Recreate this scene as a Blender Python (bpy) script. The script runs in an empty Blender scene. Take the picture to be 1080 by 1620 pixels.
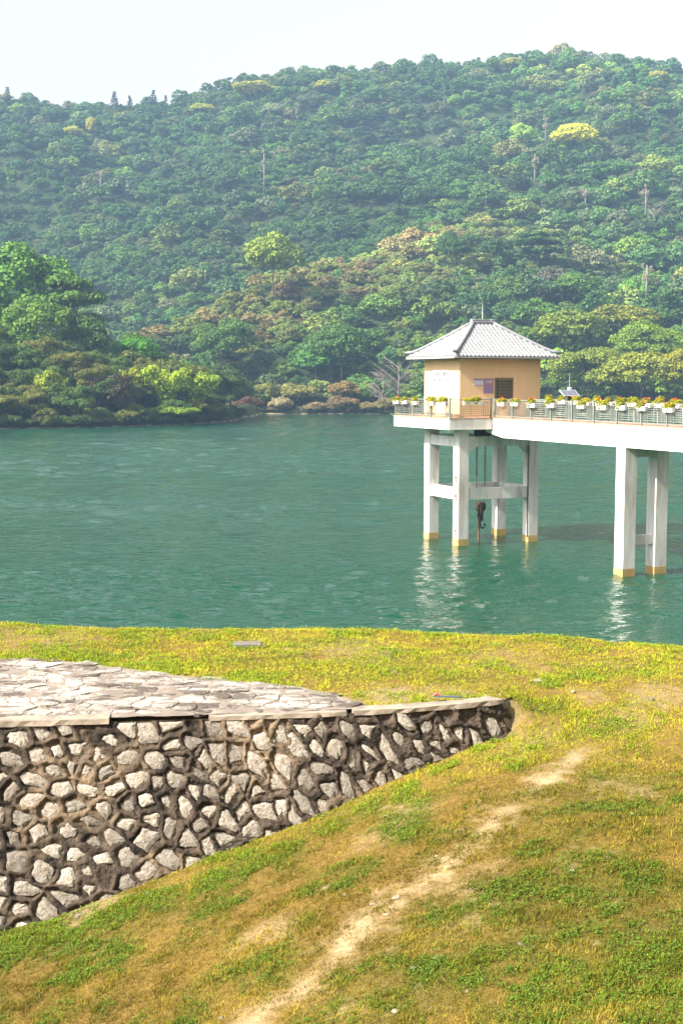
import bpy, math, random
import numpy as np
from mathutils import Vector, Matrix

R = math.radians
scene = bpy.context.scene
col = scene.collection
random.seed(7)
rng = np.random.default_rng(11)

# ------------------------------------------------------------------ camera, sky, sun, exposure
F_PX, HZ, CAM_H = 2074.0, 598.5, 9.88          # focal length and horizon row for a 1080 x 1620 picture
TH = math.atan((810 - HZ) / F_PX)
cam_d = bpy.data.cameras.new('camera')
cam = bpy.data.objects.new('camera', cam_d); col.objects.link(cam)
cam.location = (0, 0, CAM_H); cam.rotation_euler = (R(90) - TH, 0, 0)
cam_d.sensor_fit = 'VERTICAL'; cam_d.sensor_height = 36; cam_d.lens = F_PX / 1620 * 36
cam_d.clip_start = 0.1; cam_d.clip_end = 9000
scene.camera = cam

SUN_EL, SUN_H = R(40), (-0.88, -0.47)           # sun height and the compass direction it stands in
world = bpy.data.worlds.new('World'); scene.world = world; world.use_nodes = True
wn, wl = world.node_tree.nodes, world.node_tree.links
bg = wn['Background']; bg.inputs['Strength'].default_value = 0.102
sky = wn.new('ShaderNodeTexSky'); sky.sky_type = 'NISHITA'; sky.sun_disc = False
sky.sun_elevation = SUN_EL; sky.sun_rotation = math.atan2(SUN_H[0], SUN_H[1])
sky.air_density = 1.0; sky.dust_density = 4.0; sky.ozone_density = 1.0; sky.altitude = 0
hs = wn.new('ShaderNodeHueSaturation'); hs.inputs['Saturation'].default_value = 0.04
wm = wn.new('ShaderNodeMix'); wm.data_type = 'RGBA'; wm.blend_type = 'MULTIPLY'; wm.inputs['Factor'].default_value = 1.0
wm.inputs['B'].default_value = (1.045, 1.0, .975, 1)   # the even warm-white veil of a hazy day
wl.new(sky.outputs[0], hs.inputs['Color']); wl.new(hs.outputs[0], wm.inputs['A']); wl.new(wm.outputs['Result'], bg.inputs['Color'])

sun_d = bpy.data.lights.new('sun', 'SUN'); sun_d.energy = 5.0; sun_d.angle = R(0.9); sun_d.color = (1.0, 0.93, 0.82)
sun = bpy.data.objects.new('sun', sun_d); col.objects.link(sun)
hn = math.hypot(*SUN_H)
to_sun = Vector((SUN_H[0] / hn * math.cos(SUN_EL), SUN_H[1] / hn * math.cos(SUN_EL), math.sin(SUN_EL)))
sun.rotation_euler = to_sun.to_track_quat('Z', 'Y').to_euler(); sun.location = (-60, -40, 120)

scene.view_settings.view_transform = 'Standard'; scene.view_settings.look = 'None'
scene.view_settings.exposure = 1.48; scene.view_settings.gamma = 1.0
scene.view_settings.use_curve_mapping = False
scene.render.engine = 'CYCLES'
cy = scene.cycles
cy.use_denoising = True; cy.max_bounces = 6; cy.diffuse_bounces = 3; cy.glossy_bounces = 3
cy.transmission_bounces = 3; cy.volume_bounces = 0; cy.transparent_max_bounces = 6
cy.caustics_reflective = False; cy.caustics_refractive = False

# ------------------------------------------------------------------ small maths
def ray(px, py):
    u = (px - 540) / F_PX; v = (810 - py) / F_PX
    d = Vector((u, math.cos(TH) + v * math.sin(TH), -math.sin(TH) + v * math.cos(TH)))
    return d / d.y                                # dy = 1
def on_z(px, py, z):
    d = ray(px, py); t = (z - CAM_H) / d.z
    return Vector((d.x * t, t, z))
def at_y(px, py, Y):
    d = ray(px, py); return Vector((d.x * Y, Y, CAM_H + d.z * Y))
def project(x, y, z):
    x, y, z = np.asarray(x), np.asarray(y), np.asarray(z) - CAM_H
    d = y * math.cos(TH) - z * math.sin(TH); u = y * math.sin(TH) + z * math.cos(TH)
    return 540 + F_PX * x / d, 810 - F_PX * u / d
def _h(ix, iy, s):
    n = (ix.astype(np.int64) * 374761393 + iy.astype(np.int64) * 668265263 + s * 974711) & 0xffffffff
    n = ((n ^ (n >> 13)) * 1274126177) & 0xffffffff
    return ((n ^ (n >> 16)) & 0xffff) / 65535.0
def vnoise(x, y, s=0):
    x = np.asarray(x, float); y = np.asarray(y, float)
    ix, iy = np.floor(x), np.floor(y); fx, fy = x - ix, y - iy
    fx = fx * fx * (3 - 2 * fx); fy = fy * fy * (3 - 2 * fy)
    a, b = _h(ix, iy, s), _h(ix + 1, iy, s); c, d = _h(ix, iy + 1, s), _h(ix + 1, iy + 1, s)
    return (a * (1 - fx) + b * fx) * (1 - fy) + (c * (1 - fx) + d * fx) * fy
def fbm(x, y, s=0, o=4):
    t, a, n = 0, 1.0, 0
    for k in range(o):
        t = t + a * vnoise(x * 2 ** k, y * 2 ** k, s + k * 17); n += a; a *= 0.5
    return t / n                                  # 0..1, mean .5
def sstep(a, b, x):
    t = np.clip((np.asarray(x, float) - a) / (b - a), 0, 1); return t * t * (3 - 2 * t)

# ------------------------------------------------------------------ materials
def mat(name, base=(.5, .5, .5), rough=.8, spec=.3):
    m = bpy.data.materials.new(name); m.use_nodes = True
    b = m.node_tree.nodes['Principled BSDF']
    b.inputs['Base Color'].default_value = (*base, 1); b.inputs['Roughness'].default_value = rough
    b.inputs['Specular IOR Level'].default_value = spec
    return m, m.node_tree.nodes, m.node_tree.links, b
def noise_node(n, l, scale, detail=4, vec=None, rough=.55, dist=0):
    t = n.new('ShaderNodeTexNoise'); t.inputs['Scale'].default_value = scale; t.inputs['Detail'].default_value = detail
    t.inputs['Roughness'].default_value = rough; t.inputs['Distortion'].default_value = dist
    if vec is not None: l.new(vec, t.inputs['Vector'])
    return t
def ramp(n, l, src, stops):
    r = n.new('ShaderNodeValToRGB'); e = r.color_ramp.elements
    while len(e) < len(stops): e.new(0.5)
    for k, (p, c) in enumerate(stops):
        e[k].position = p; e[k].color = (*c, 1) if len(c) == 3 else c
    l.new(src, r.inputs[0]); return r
def mixc(n, l, fac, a, b, mode='MIX'):
    m = n.new('ShaderNodeMix'); m.data_type = 'RGBA'; m.blend_type = mode
    for sock, v in ((m.inputs['Factor'], fac), (m.inputs['A'], a), (m.inputs['B'], b)):
        if isinstance(v, (int, float)): sock.default_value = v
        elif isinstance(v, tuple): sock.default_value = (*v, 1)
        else: l.new(v, sock)
    return m.outputs['Result']
def math_(n, l, op, a, b=0.0, c=None):
    m = n.new('ShaderNodeMath'); m.operation = op
    for k, v in enumerate((a, b) if c is None else (a, b, c)):
        if isinstance(v, (int, float)): m.inputs[k].default_value = v
        else: l.new(v, m.inputs[k])
    return m.outputs[0]
def bump(n, l, b, height, strength=.5, dist=.02):
    k = n.new('ShaderNodeBump'); k.inputs['Strength'].default_value = strength; k.inputs['Distance'].default_value = dist
    l.new(height, k.inputs['Height']); l.new(k.outputs[0], b.inputs['Normal']); return k
def geo_pos(n): return n.new('ShaderNodeNewGeometry').outputs['Position']
def obj_co(n): return n.new('ShaderNodeTexCoord').outputs['Object']

def weathered(name, base, stain, amount=.5, scale=1.2, rough=.8, bscale=40, bstr=.15, streak=False):
    m, n, l, b = mat(name, base, rough)
    p = geo_pos(n)
    if streak:
        mp = n.new('ShaderNodeMapping'); mp.inputs['Scale'].default_value = (1, 1, .16); l.new(p, mp.inputs[0]); p2 = mp.outputs[0]
    else: p2 = p
    t = noise_node(n, l, scale, 6, p2, .65)
    r = ramp(n, l, t.outputs['Fac'], [(.42, (0, 0, 0)), (.72, (1, 1, 1))])
    f = math_(n, l, 'MULTIPLY', r.outputs[0], amount)
    l.new(mixc(n, l, f, base, stain), b.inputs['Base Color'])
    bump(n, l, b, noise_node(n, l, bscale, 5, p).outputs['Fac'], bstr, .01)
    return m

M = {}
M['white'] = weathered('white_paint', (.72, .71, .68), (.34, .28, .215), .8, 2.2, .75, 25, .12, True)
M['slab'] = weathered('white_slab', (.73, .71, .67), (.40, .33, .255), .6, 1.8, .75, 25, .1, True)
M['deck'] = weathered('deck_rust', (.36, .22, .16), (.55, .45, .36), .6, 4, .9)
M['band'] = weathered('tan_band', (.52, .36, .14), (.30, .19, .06), .7, 3, .7)
M['stucco'] = weathered('peach_stucco', (.75, .53, .30), (.64, .43, .22), .5, 1.5, .9, 60, .15, True)
M['tile'] = weathered('grey_tile', (.27, .275, .285), (.14, .145, .155), .7, 3, .55, 30, .15)
M['ridge'] = weathered('ridge_tile', (.20, .21, .23), (.12, .125, .14), .5, 4, .6)
M['eave'] = weathered('eave_board', (.40, .40, .40), (.25, .25, .26), .5, 3)
M['rail'] = weathered('railing_paint', (.17, .20, .18), (.30, .28, .23), .5, 5, .45, 60, .05)
M['box'] = weathered('planter_plastic', (.74, .74, .73), (.5, .47, .42), .4, 6, .5)
M['soil'] = mat('soil', (.06, .04, .025), 1)[0]
M['iron'] = weathered('rusty_iron', (.045, .035, .03), (.16, .07, .03), .7, 6, .7)
M['rust'] = weathered('rust_strap', (.28, .16, .08), (.12, .06, .03), .7, 8, .8)
M['winframe'] = weathered('window_frame', (.20, .16, .10), (.12, .09, .06), .5, 8)
M['glass'] = mat('window_glass', (.10, .11, .10), .12, .6)[0]
M['signw'] = mat('sign_board', (.70, .72, .72), .5)[0]
M['ink'] = mat('sign_ink', (.035, .03, .035), .8, .1)[0]
M['ink_blue'] = mat('sign_ink_blue', (.10, .25, .36), .7)[0]
M['purple'] = mat('notice_purple', (.27, .20, .38), .6)[0]
M['notice'] = mat('notice_paper', (.62, .60, .68), .6)[0]
M['mauve'] = mat('notice_mauve', (.34, .22, .30), .6)[0]
M['red'] = mat('red_paint', (.52, .10, .07), .6)[0]
M['blue'] = mat('blue_plastic', (.06, .09, .18), .5)[0]
M['solar'] = mat('solar_cells', (.10, .11, .14), .25, .6)[0]
M['metal'] = mat('galvanised', (.5, .51, .52), .4, .5)[0]
M['bark'] = weathered('bark', (.11, .085, .06), (.05, .04, .03), .7, 3, .95)
M['bark_pale'] = weathered('pale_bark', (.20, .175, .15), (.11, .09, .075), .6, 3, .95)
M['coping'] = weathered('coping_concrete', (.30, .25, .195), (.10, .08, .062), .75, 2.5, .95, 30, .6)
M['cover'] = weathered('concrete_cover', (.15, .135, .12), (.08, .07, .06), .6, 6, .95, 40, .4)

def stone_material(name, light, dark, warm, stain=False):
    m, n, l, b = mat(name, light, .95, .15)
    p = geo_pos(n); oi = n.new('ShaderNodeObjectInfo')
    t = noise_node(n, l, 9, 8, p, .7); t2 = noise_node(n, l, 34, 5, p, .7)
    c = mixc(n, l, ramp(n, l, t.outputs['Fac'], [(.40, (0, 0, 0)), (.66, (1, 1, 1))]).outputs[0], light, warm)
    f = math_(n, l, 'MULTIPLY', ramp(n, l, t2.outputs['Fac'], [(.48, (0, 0, 0)), (.68, (1, 1, 1))]).outputs[0], .75)
    c = mixc(n, l, f, c, dark)
    if stain:                                        # dark lichen and silt in long patches
        mp = n.new('ShaderNodeMapping'); mp.inputs['Scale'].default_value = (.7, 1.6, 1); l.new(p, mp.inputs[0])
        t3 = noise_node(n, l, 1.5, 6, mp.outputs[0], .68)
        c = mixc(n, l, ramp(n, l, t3.outputs['Fac'], [(.43, (0, 0, 0)), (.55, (.92, .92, .92))]).outputs[0], c, (.10, .078, .065))
    v = math_(n, l, 'MULTIPLY_ADD', oi.outputs['Random'], .25 if stain else .6, .78 if stain else .58)
    cc = n.new('ShaderNodeCombineColor')
    for k in range(3): l.new(v, cc.inputs[k])
    l.new(mixc(n, l, 1.0, c, cc.outputs[0], 'MULTIPLY'), b.inputs['Base Color'])
    h = math_(n, l, 'ADD', t2.outputs['Fac'], math_(n, l, 'MULTIPLY', t.outputs['Fac'], 1.6))
    bump(n, l, b, h, .9, .035)
    return m
M['stone'] = stone_material('wall_stone', (.47, .43, .375), (.13, .11, .095), (.34, .28, .215))
M['pave'] = stone_material('paving_stone', (.60, .56, .50), (.17, .145, .12), (.40, .355, .30), True)
M['pebble'] = stone_material('pebble_stone', (.42, .36, .27), (.22, .18, .14), (.36, .29, .2))

def mortar_material():
    m, n, l, b = mat('mortar', (.2, .17, .14), .97, .1)
    p = geo_pos(n)
    big = noise_node(n, l, .55, 5, p, .6); mid = noise_node(n, l, 3.2, 7, p, .7); fine = noise_node(n, l, 45, 4, p)
    base = mixc(n, l, ramp(n, l, mid.outputs['Fac'], [(.40, (0, 0, 0)), (.62, (1, 1, 1))]).outputs[0], (.105, .080, .060), (.020, .017, .015))
    tan = mixc(n, l, ramp(n, l, mid.outputs['Fac'], [(.48, (0, 0, 0)), (.70, (1, 1, 1))]).outputs[0], (.25, .185, .12), (.075, .056, .042))
    f = ramp(n, l, big.outputs['Fac'], [(.50, (0, 0, 0)), (.62, (1, 1, 1))]).outputs[0]
    l.new(mixc(n, l, f, base, tan), b.inputs['Base Color'])
    h = math_(n, l, 'ADD', fine.outputs['Fac'], math_(n, l, 'MULTIPLY', mid.outputs['Fac'], 2.0))
    bump(n, l, b, h, .9, .03)
    return m
M['mortar'] = mortar_material()
M['grout'] = weathered('paving_grout', (.17, .14, .115), (.32, .27, .23), .8, 2.0, .97, 30, .5)

def soil_ground():
    m, n, l, b = mat('ground_soil', (.3, .2, .08), .97, .1)
    p = geo_pos(n)
    a = n.new('ShaderNodeAttribute'); a.attribute_name = 'bare'
    g = n.new('ShaderNodeAttribute'); g.attribute_name = 'green'
    t = noise_node(n, l, 14, 7, p, .7); t2 = noise_node(n, l, 2.2, 5, p, .6)
    dry = mixc(n, l, ramp(n, l, t.outputs['Fac'], [(.35, (0, 0, 0)), (.7, (1, 1, 1))]).outputs[0], (.10, .062, .016), (.21, .135, .038))
    grn = mixc(n, l, ramp(n, l, t.outputs['Fac'], [(.35, (0, 0, 0)), (.7, (1, 1, 1))]).outputs[0], (.045, .050, .010), (.12, .11, .020))
    c = mixc(n, l, g.outputs['Fac'], dry, grn)
    bare = mixc(n, l, ramp(n, l, t.outputs['Fac'], [(.3, (0, 0, 0)), (.7, (1, 1, 1))]).outputs[0], (.24, .175, .09), (.39, .30, .18))
    l.new(mixc(n, l, a.outputs['Fac'], c, bare), b.inputs['Base Color'])
    h = math_(n, l, 'ADD', t.outputs['Fac'], t2.outputs['Fac'])
    bump(n, l, b, h, .7, .04)
    return m
M['ground'] = soil_ground()

def blade_material(name, trans=.3):
    m, n, l, b = mat(name, (.2, .2, .03), .7, .2)
    a = n.new('ShaderNodeAttribute'); a.attribute_name = 'Col'
    l.new(a.outputs['Color'], b.inputs['Base Color'])
    tr = n.new('ShaderNodeBsdfTranslucent'); l.new(a.outputs['Color'], tr.inputs['Color'])
    mx = n.new('ShaderNodeMixShader'); mx.inputs[0].default_value = trans
    l.new(b.outputs[0], mx.inputs[1]); l.new(tr.outputs[0], mx.inputs[2]); l.new(mx.outputs[0], n['Material Output'].inputs[0])
    return m
M['grass'] = blade_material('grass_blades', .3)

def leaf_material(name, src, fixed=None, trans=.17):
    m, n, l, b = mat(name, (.06, .1, .02), .65, .25)
    if src == 'object': c = n.new('ShaderNodeObjectInfo').outputs['Color']
    elif src == 'instancer':
        a = n.new('ShaderNodeAttribute'); a.attribute_type = 'INSTANCER'; a.attribute_name = 'tint'; c = a.outputs['Color']
    else:
        c = n.new('ShaderNodeRGB').outputs[0]; c.default_value = (*fixed, 1)
    g = n.new('ShaderNodeNewGeometry')
    v = ramp(n, l, g.outputs['Random Per Island'], [(0, (.74, .77, .80)), (.55, (1, 1, 1)), (1, (1.28, 1.22, .98))]).outputs[0]
    t = noise_node(n, l, .35, 3, g.outputs['Position'])
    c = mixc(n, l, 1.0, c, v, 'MULTIPLY')
    v2 = ramp(n, l, t.outputs['Fac'], [(.3, (.78, .84, .9)), (.7, (1.25, 1.18, 1.0))]).outputs[0]
    c = mixc(n, l, 1.0, c, v2, 'MULTIPLY')
    l.new(c, b.inputs['Base Color'])
    tr = n.new('ShaderNodeBsdfTranslucent'); l.new(c, tr.inputs['Color'])
    mx = n.new('ShaderNodeMixShader'); mx.inputs[0].default_value = trans
    l.new(b.outputs[0], mx.inputs[1]); l.new(tr.outputs[0], mx.inputs[2]); l.new(mx.outputs[0], n['Material Output'].inputs[0])
    return m
M['leaf'] = leaf_material('tree_leaves', 'object')
M['leaf_wood'] = leaf_material('wood_leaves', 'instancer')
M['plant'] = leaf_material('planter_leaves', 'fixed', (.29, .30, .022))
M['petal'] = leaf_material('planter_petals', 'fixed', (.66, .13, .035), .2)
M['petal_pink'] = leaf_material('planter_petals_pink', 'fixed', (.62, .16, .17), .2)
M['petal_gold'] = leaf_material('planter_petals_gold', 'fixed', (.72, .30, .03), .2)

def hill_floor():
    m, n, l, b = mat('hill_floor', (.05, .06, .02), 1, .1)
    p = geo_pos(n)
    t = noise_node(n, l, .12, 6, p, .7)
    c = ramp(n, l, t.outputs['Fac'], [(.35, (.018, .030, .010)), (.6, (.035, .048, .016)), (.8, (.07, .065, .03))]).outputs[0]
    z = n.new('ShaderNodeSeparateXYZ'); l.new(p, z.inputs[0])
    t2 = noise_node(n, l, .5, 4, p)
    hgt = math_(n, l, 'ADD', z.outputs['Z'], math_(n, l, 'MULTIPLY_ADD', t2.outputs['Fac'], 1.6, -.8))
    f = ramp(n, l, hgt, [(.02, (1, 1, 1)), (.30, (0, 0, 0))]).outputs[0]
    l.new(mixc(n, l, f, c, (.24, .185, .125)), b.inputs['Base Color'])   # bare earth just above the water line
    return m
M['hill'] = hill_floor()

def lake_material():
    m, n, l, b = mat('lake_water', (.003, .046, .024), .055, .5)
    b.inputs['IOR'].default_value = 1.33
    p = geo_pos(n)
    def mapped(rot, sc):
        mp = n.new('ShaderNodeMapping'); mp.inputs['Rotation'].default_value = (0, 0, R(rot)); mp.inputs['Scale'].default_value = sc
        l.new(p, mp.inputs[0]); return mp.outputs[0]
    a = noise_node(n, l, 1.0, 3, mapped(-12, (.7, 2.2, 1)), .55, .5)       # wind ripples, crests across the view
    c = noise_node(n, l, 1.0, 2, mapped(8, (2.2, 5.5, 1)), .5, .3)
    w = noise_node(n, l, 1.0, 3, mapped(-6, (.006, .045, 1)), .55)           # calmer and rougher streaks of wind
    k = ramp(n, l, w.outputs['Fac'], [(.36, (.42, .42, .42)), (.60, (1, 1, 1))]).outputs[0]
    h = math_(n, l, 'ADD', a.outputs['Fac'], math_(n, l, 'MULTIPLY', c.outputs['Fac'], .28))
    h = math_(n, l, 'MULTIPLY', h, k)
    bump(n, l, b, h, 1.0, .20)
    return m
M['lake'] = lake_material()

# ------------------------------------------------------------------ mesh helpers
def tag(o, label=None, cat=None, group=None, kind=None):
    if label: o['label'] = label
    if cat: o['category'] = cat
    if group: o['group'] = group
    if kind: o['kind'] = kind
    return o
def link(name, me, material=None, parent=None, loc=None, rot=None):
    o = bpy.data.objects.new(name, me); col.objects.link(o)
    if material is not None and me is not None and not me.materials: me.materials.append(material)
    if parent is not None: o.parent = parent
    if loc is not None: o.location = loc
    if rot is not None: o.rotation_euler = rot
    return o
def empty(name, loc, rz=0):
    o = bpy.data.objects.new(name, None); col.objects.link(o); o.location = loc; o.rotation_euler = (0, 0, rz)
    o.empty_display_size = .3; return o
def fast_mesh(name, verts, faces, smooth=False):
    """verts (n,3) array, faces (m,k) int array of equal-sided polygons"""
    verts = np.ascontiguousarray(verts, np.float32); faces = np.ascontiguousarray(faces, np.int32)
    me = bpy.data.meshes.new(name); m, k = faces.shape
    me.vertices.add(len(verts)); me.vertices.foreach_set('co', verts.ravel())
    me.loops.add(m * k); me.loops.foreach_set('vertex_index', faces.ravel())
    me.polygons.add(m); me.polygons.foreach_set('loop_start', np.arange(0, m * k, k, dtype=np.int32))
    me.polygons.foreach_set('loop_total', np.full(m, k, np.int32))
    me.polygons.foreach_set('use_smooth', np.full(m, smooth, bool))
    me.update(calc_edges=True); return me
def grid_faces(nu, nv):
    i = np.arange(nu - 1)[:, None] * nv + np.arange(nv - 1)[None, :]
    return np.stack([i, i + nv, i + nv + 1, i + 1], -1).reshape(-1, 4)
class MB:
    def __init__(s): s.v = []; s.f = []
    def add(s, v, f):
        k = len(s.v); s.v += [tuple(p) for p in v]; s.f += [tuple(i + k for i in q) for q in f]
    def box(s, x0, x1, y0, y1, z0, z1, bev=0.0):
        if bev <= 0:
            v = [(x, y, z) for z in (z0, z1) for y in (y0, y1) for x in (x0, x1)]
            s.add(v, [(0, 2, 3, 1), (4, 5, 7, 6), (0, 1, 5, 4), (2, 6, 7, 3), (0, 4, 6, 2), (1, 3, 7, 5)])
        else:
            rings = []
            for z, i in ((z0, bev), (z0 + bev, 0), (z1 - bev, 0), (z1, bev)):
                a0, a1, b0, b1 = x0 + i, x1 - i, y0 + i, y1 - i; c = bev * .6 if i == 0 else bev * .3
                rings.append([(a0 + c, b0, z), (a1 - c, b0, z), (a1, b0 + c, z), (a1, b1 - c, z), (a1 - c, b1, z), (a0 + c, b1, z), (a0, b1 - c, z), (a0, b0 + c, z)])
            s.rings(rings)
        return s
    def rings(s, rings, cap=True):
        n = len(rings[0]); f = []
        for k in range(len(rings) - 1):
            for i in range(n):
                j = (i + 1) % n; f.append((k * n + i, k * n + j, (k + 1) * n + j, (k + 1) * n + i))
        if cap: f.append(tuple(range(n - 1, -1, -1))); f.append(tuple((len(rings) - 1) * n + i for i in range(n)))
        s.add([p for r in rings for p in r], f); return s
    def tube(s, pts, rad, n=8, cap=True):
        pts = [Vector(p) for p in pts]; rad = rad if isinstance(rad, (list, tuple)) else [rad] * len(pts); rings = []
        for k, p in enumerate(pts):
            d = (pts[min(k + 1, len(pts) - 1)] - pts[max(k - 1, 0)]).normalized()
            x = d.cross(Vector((0, 0, 1)) if abs(d.z) < .9 else Vector((1, 0, 0))).normalized(); y = d.cross(x)
            rings.append([p + (x * math.cos(2 * math.pi * i / n) + y * math.sin(2 * math.pi * i / n)) * rad[k] for i in range(n)])
        return s.rings(rings, cap)
    def mesh(s, name, smooth=False):
        me = bpy.data.meshes.new(name); me.from_pydata(s.v, [], s.f); me.validate()
        if smooth: me.polygons.foreach_set('use_smooth', [True] * len(me.polygons))
        me.update(); return me
    def build(s, name, material, parent=None, loc=None, rot=None, smooth=False):
        return link(name, s.mesh(name, smooth), material, parent, loc, rot)
def bar(p, q, w, h=None):
    """square bar mesh from p to q"""
    b = MB(); p, q = Vector(p), Vector(q); d = (q - p).normalized(); h = h or w
    x = d.cross(Vector((0, 0, 1)) if abs(d.z) < .9 else Vector((0, 1, 0))).normalized(); y = d.cross(x)
    b.rings([[c + x * sx * w / 2 + y * sy * h / 2 for sx, sy in ((-1, -1), (1, -1), (1, 1), (-1, 1))] for c in (p, q)])
    return b

# ------------------------------------------------------------------ near bank: heights
ZT = 5.50                                            # level of the stone terrace above the water
BATTER = 0.28
top_px = [(-330, 1152), (0, 1147), (250, 1140), (500, 1131), (640, 1124), (740, 1116), (776, 1112)]
top_pts = [on_z(x, y, ZT) for x, y in top_px]
TX = np.array([p.x for p in top_pts]); TY = np.array([p.y for p in top_pts])
def ytop(x): return np.interp(x, TX, TY)
base_px = [(0, 1480), (100, 1455), (200, 1410), (300, 1372), (400, 1328), (500, 1292), (540, 1275), (600, 1241), (651, 1217), (690, 1200), (745, 1180), (780, 1168)]
bx, bz = [], []
for px, py in base_px:
    d = ray(px, py); v = 0.5
    for _ in range(60):
        t = float(ytop(d.x * 15)) - BATTER * v
        for _ in range(5): t = float(ytop(d.x * t)) - BATTER * v
        v = ZT - (CAM_H + d.z * t)
    bx.append(d.x * t); bz.append(ZT - v)
XEND = bx[-1] + .22
BX = np.array([-60, -14, -8.0] + bx + [XEND, XEND + .7, XEND + 2.2, 60]); BZ = np.array([bz[0] - 1.0, bz[0] - 1.0, bz[0] - .75] + bz + [bz[-1] + .06, bz[-1] + .14, ZT - .08, ZT])
def base_z(x):
    x = np.asarray(x, float)
    return (np.interp(x, BX, BZ) + np.interp(x - .25, BX, BZ) + np.interp(x + .25, BX, BZ)) / 3
crest_px = [(-300, 984), (0, 989), (300, 998), (600, 1001), (800, 1008), (950, 1016), (1080, 1024), (1350, 1040)]
crest = [on_z(x, y, ZT) for x, y in crest_px]
CX = np.array([p.x for p in crest]); CY = np.array([p.y for p in crest])
def crest_y(x): return np.interp(x, CX, CY)
def ground_z(x, y, detail=True):
    x = np.asarray(x, float); y = np.asarray(y, float)
    kx_ = sstep(XEND - .12, XEND + .35, x)
    step = sstep(.13, .24, y - ytop(x)) * (1 - kx_) + sstep(-.75, .75, y - ytop(x)) * kx_
    wide = (base_z(x - 1.3) + base_z(x - .65) + base_z(x) + base_z(x + .65) + base_z(x + 1.3)) / 5
    away = sstep(.2, 2.2, ytop(x) - BATTER * np.maximum(ZT - base_z(x), 0) - y)
    low = base_z(x) * (1 - away) + wide * away
    z = low * (1 - step) + ZT * step
    if detail:
        amp = np.where((x < XEND + .3) & (y > ytop(x) + .1) & (y < ytop(x) + 3.5), .15, 1.0)
        z = z + ((fbm(x * .6, y * .6, 3) - .5) * .16 + (fbm(x * 3.1, y * 3.1, 9, 3) - .5) * .05) * amp
    over = np.maximum(0, y - crest_y(x))
    z = z - np.where(over > 0, .42 * over * over / (over + .7), 0)
    back = np.maximum(0, 7.2 - y)                    # the slope climbs behind, to where the viewer stands
    z = z + .62 * back * back / (back + 1.2)
    return np.maximum(z, -1.2)

path_px = [(905, 1195), (882, 1218), (800, 1290), (740, 1340), (690, 1385), (620, 1440), (540, 1520), (470, 1572), (380, 1625)]
def hit_ground(px, py):
    d = ray(px, py); t = 6.0
    ts = np.arange(6.5, 26, .02); zz = ground_z(d.x * ts, ts, False); below = (CAM_H + d.z * ts) < zz
    t = ts[np.argmax(below)] if below.any() else 25.
    return Vector((d.x * t, t, float(ground_z(d.x * t, t))))
path_pts = [hit_ground(*p) for p in path_px]
def dist_path(x, y):
    best = np.full(np.shape(x), 1e9)
    for a, b in zip(path_pts[:-1], path_pts[1:]):
        ax, ay, dx, dy = a.x, a.y, b.x - a.x, b.y - a.y
        t = np.clip(((x - ax) * dx + (y - ay) * dy) / (dx * dx + dy * dy), 0, 1)
        best = np.minimum(best, np.hypot(x - ax - t * dx, y - ay - t * dy))
    return best
def spots(lst): return [(hit_ground(px, py), r, s) for px, py, r, s in lst]
bare_spots = spots([(812, 1140, .16, .6), (620, 1100, .55, .8), (540, 1112, .45, .9), (690, 1098, .5, .5), (820, 1165, .4, .25), (1040, 1100, .5, .6),
                    (930, 1098, .3, .5), (430, 1470, .35, .55), (250, 1040, .6, .0), (140, 1440, .35, .75), (170, 1432, .25, .8), (560, 1030, .9, .45), (800, 1045, .9, .3),
                    (1000, 1130, .4, .4), (1020, 1250, .22, .6), (720, 1400, .35, .5), (860, 1160, .3, .25), (60, 1010, 1.2, .35), (400, 1480, .3, .5), (760, 1380, .3, .4),
                    (960, 1240, .25, .5), (640, 1290, .35, .4), (590, 1330, .3, .35)])
green_spots = spots([(30, 1500, .5, 1.), (90, 1490, .5, 1), (180, 1455, .4, 1), (250, 1425, .35, 1), (330, 1400, .35, .9), (400, 1370, .35, .9), (450, 1350, .3, .9), (520, 1310, .3, .8),
                     (590, 1275, .3, .8), (640, 1255, .25, .8), (700, 1215, .22, .9), (760, 1185, .18, 1), (795, 1165, .15, 1), (803, 1140, .12, 1), (120, 1050, 1.0, .85), (240, 1062, .8, .9), (380, 1078, .8, .8),
                     (60, 1042, .9, .8), (620, 1215, .2, 0), (860, 1080, .25, .9), (900, 1260, .3, .4), (1000, 1400, .7, .6), (930, 1550, .8, .7), (1050, 1500, .8, .7), (850, 1600, .6, .7), (150, 1520, .5, .8), (460, 1520, .4, .5),
                     (1060, 1590, .6, .8), (900, 1500, .5, .6), (320, 1440, .35, .6), (700, 1070, .6, .5), (560, 1060, .8, .5)])
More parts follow.
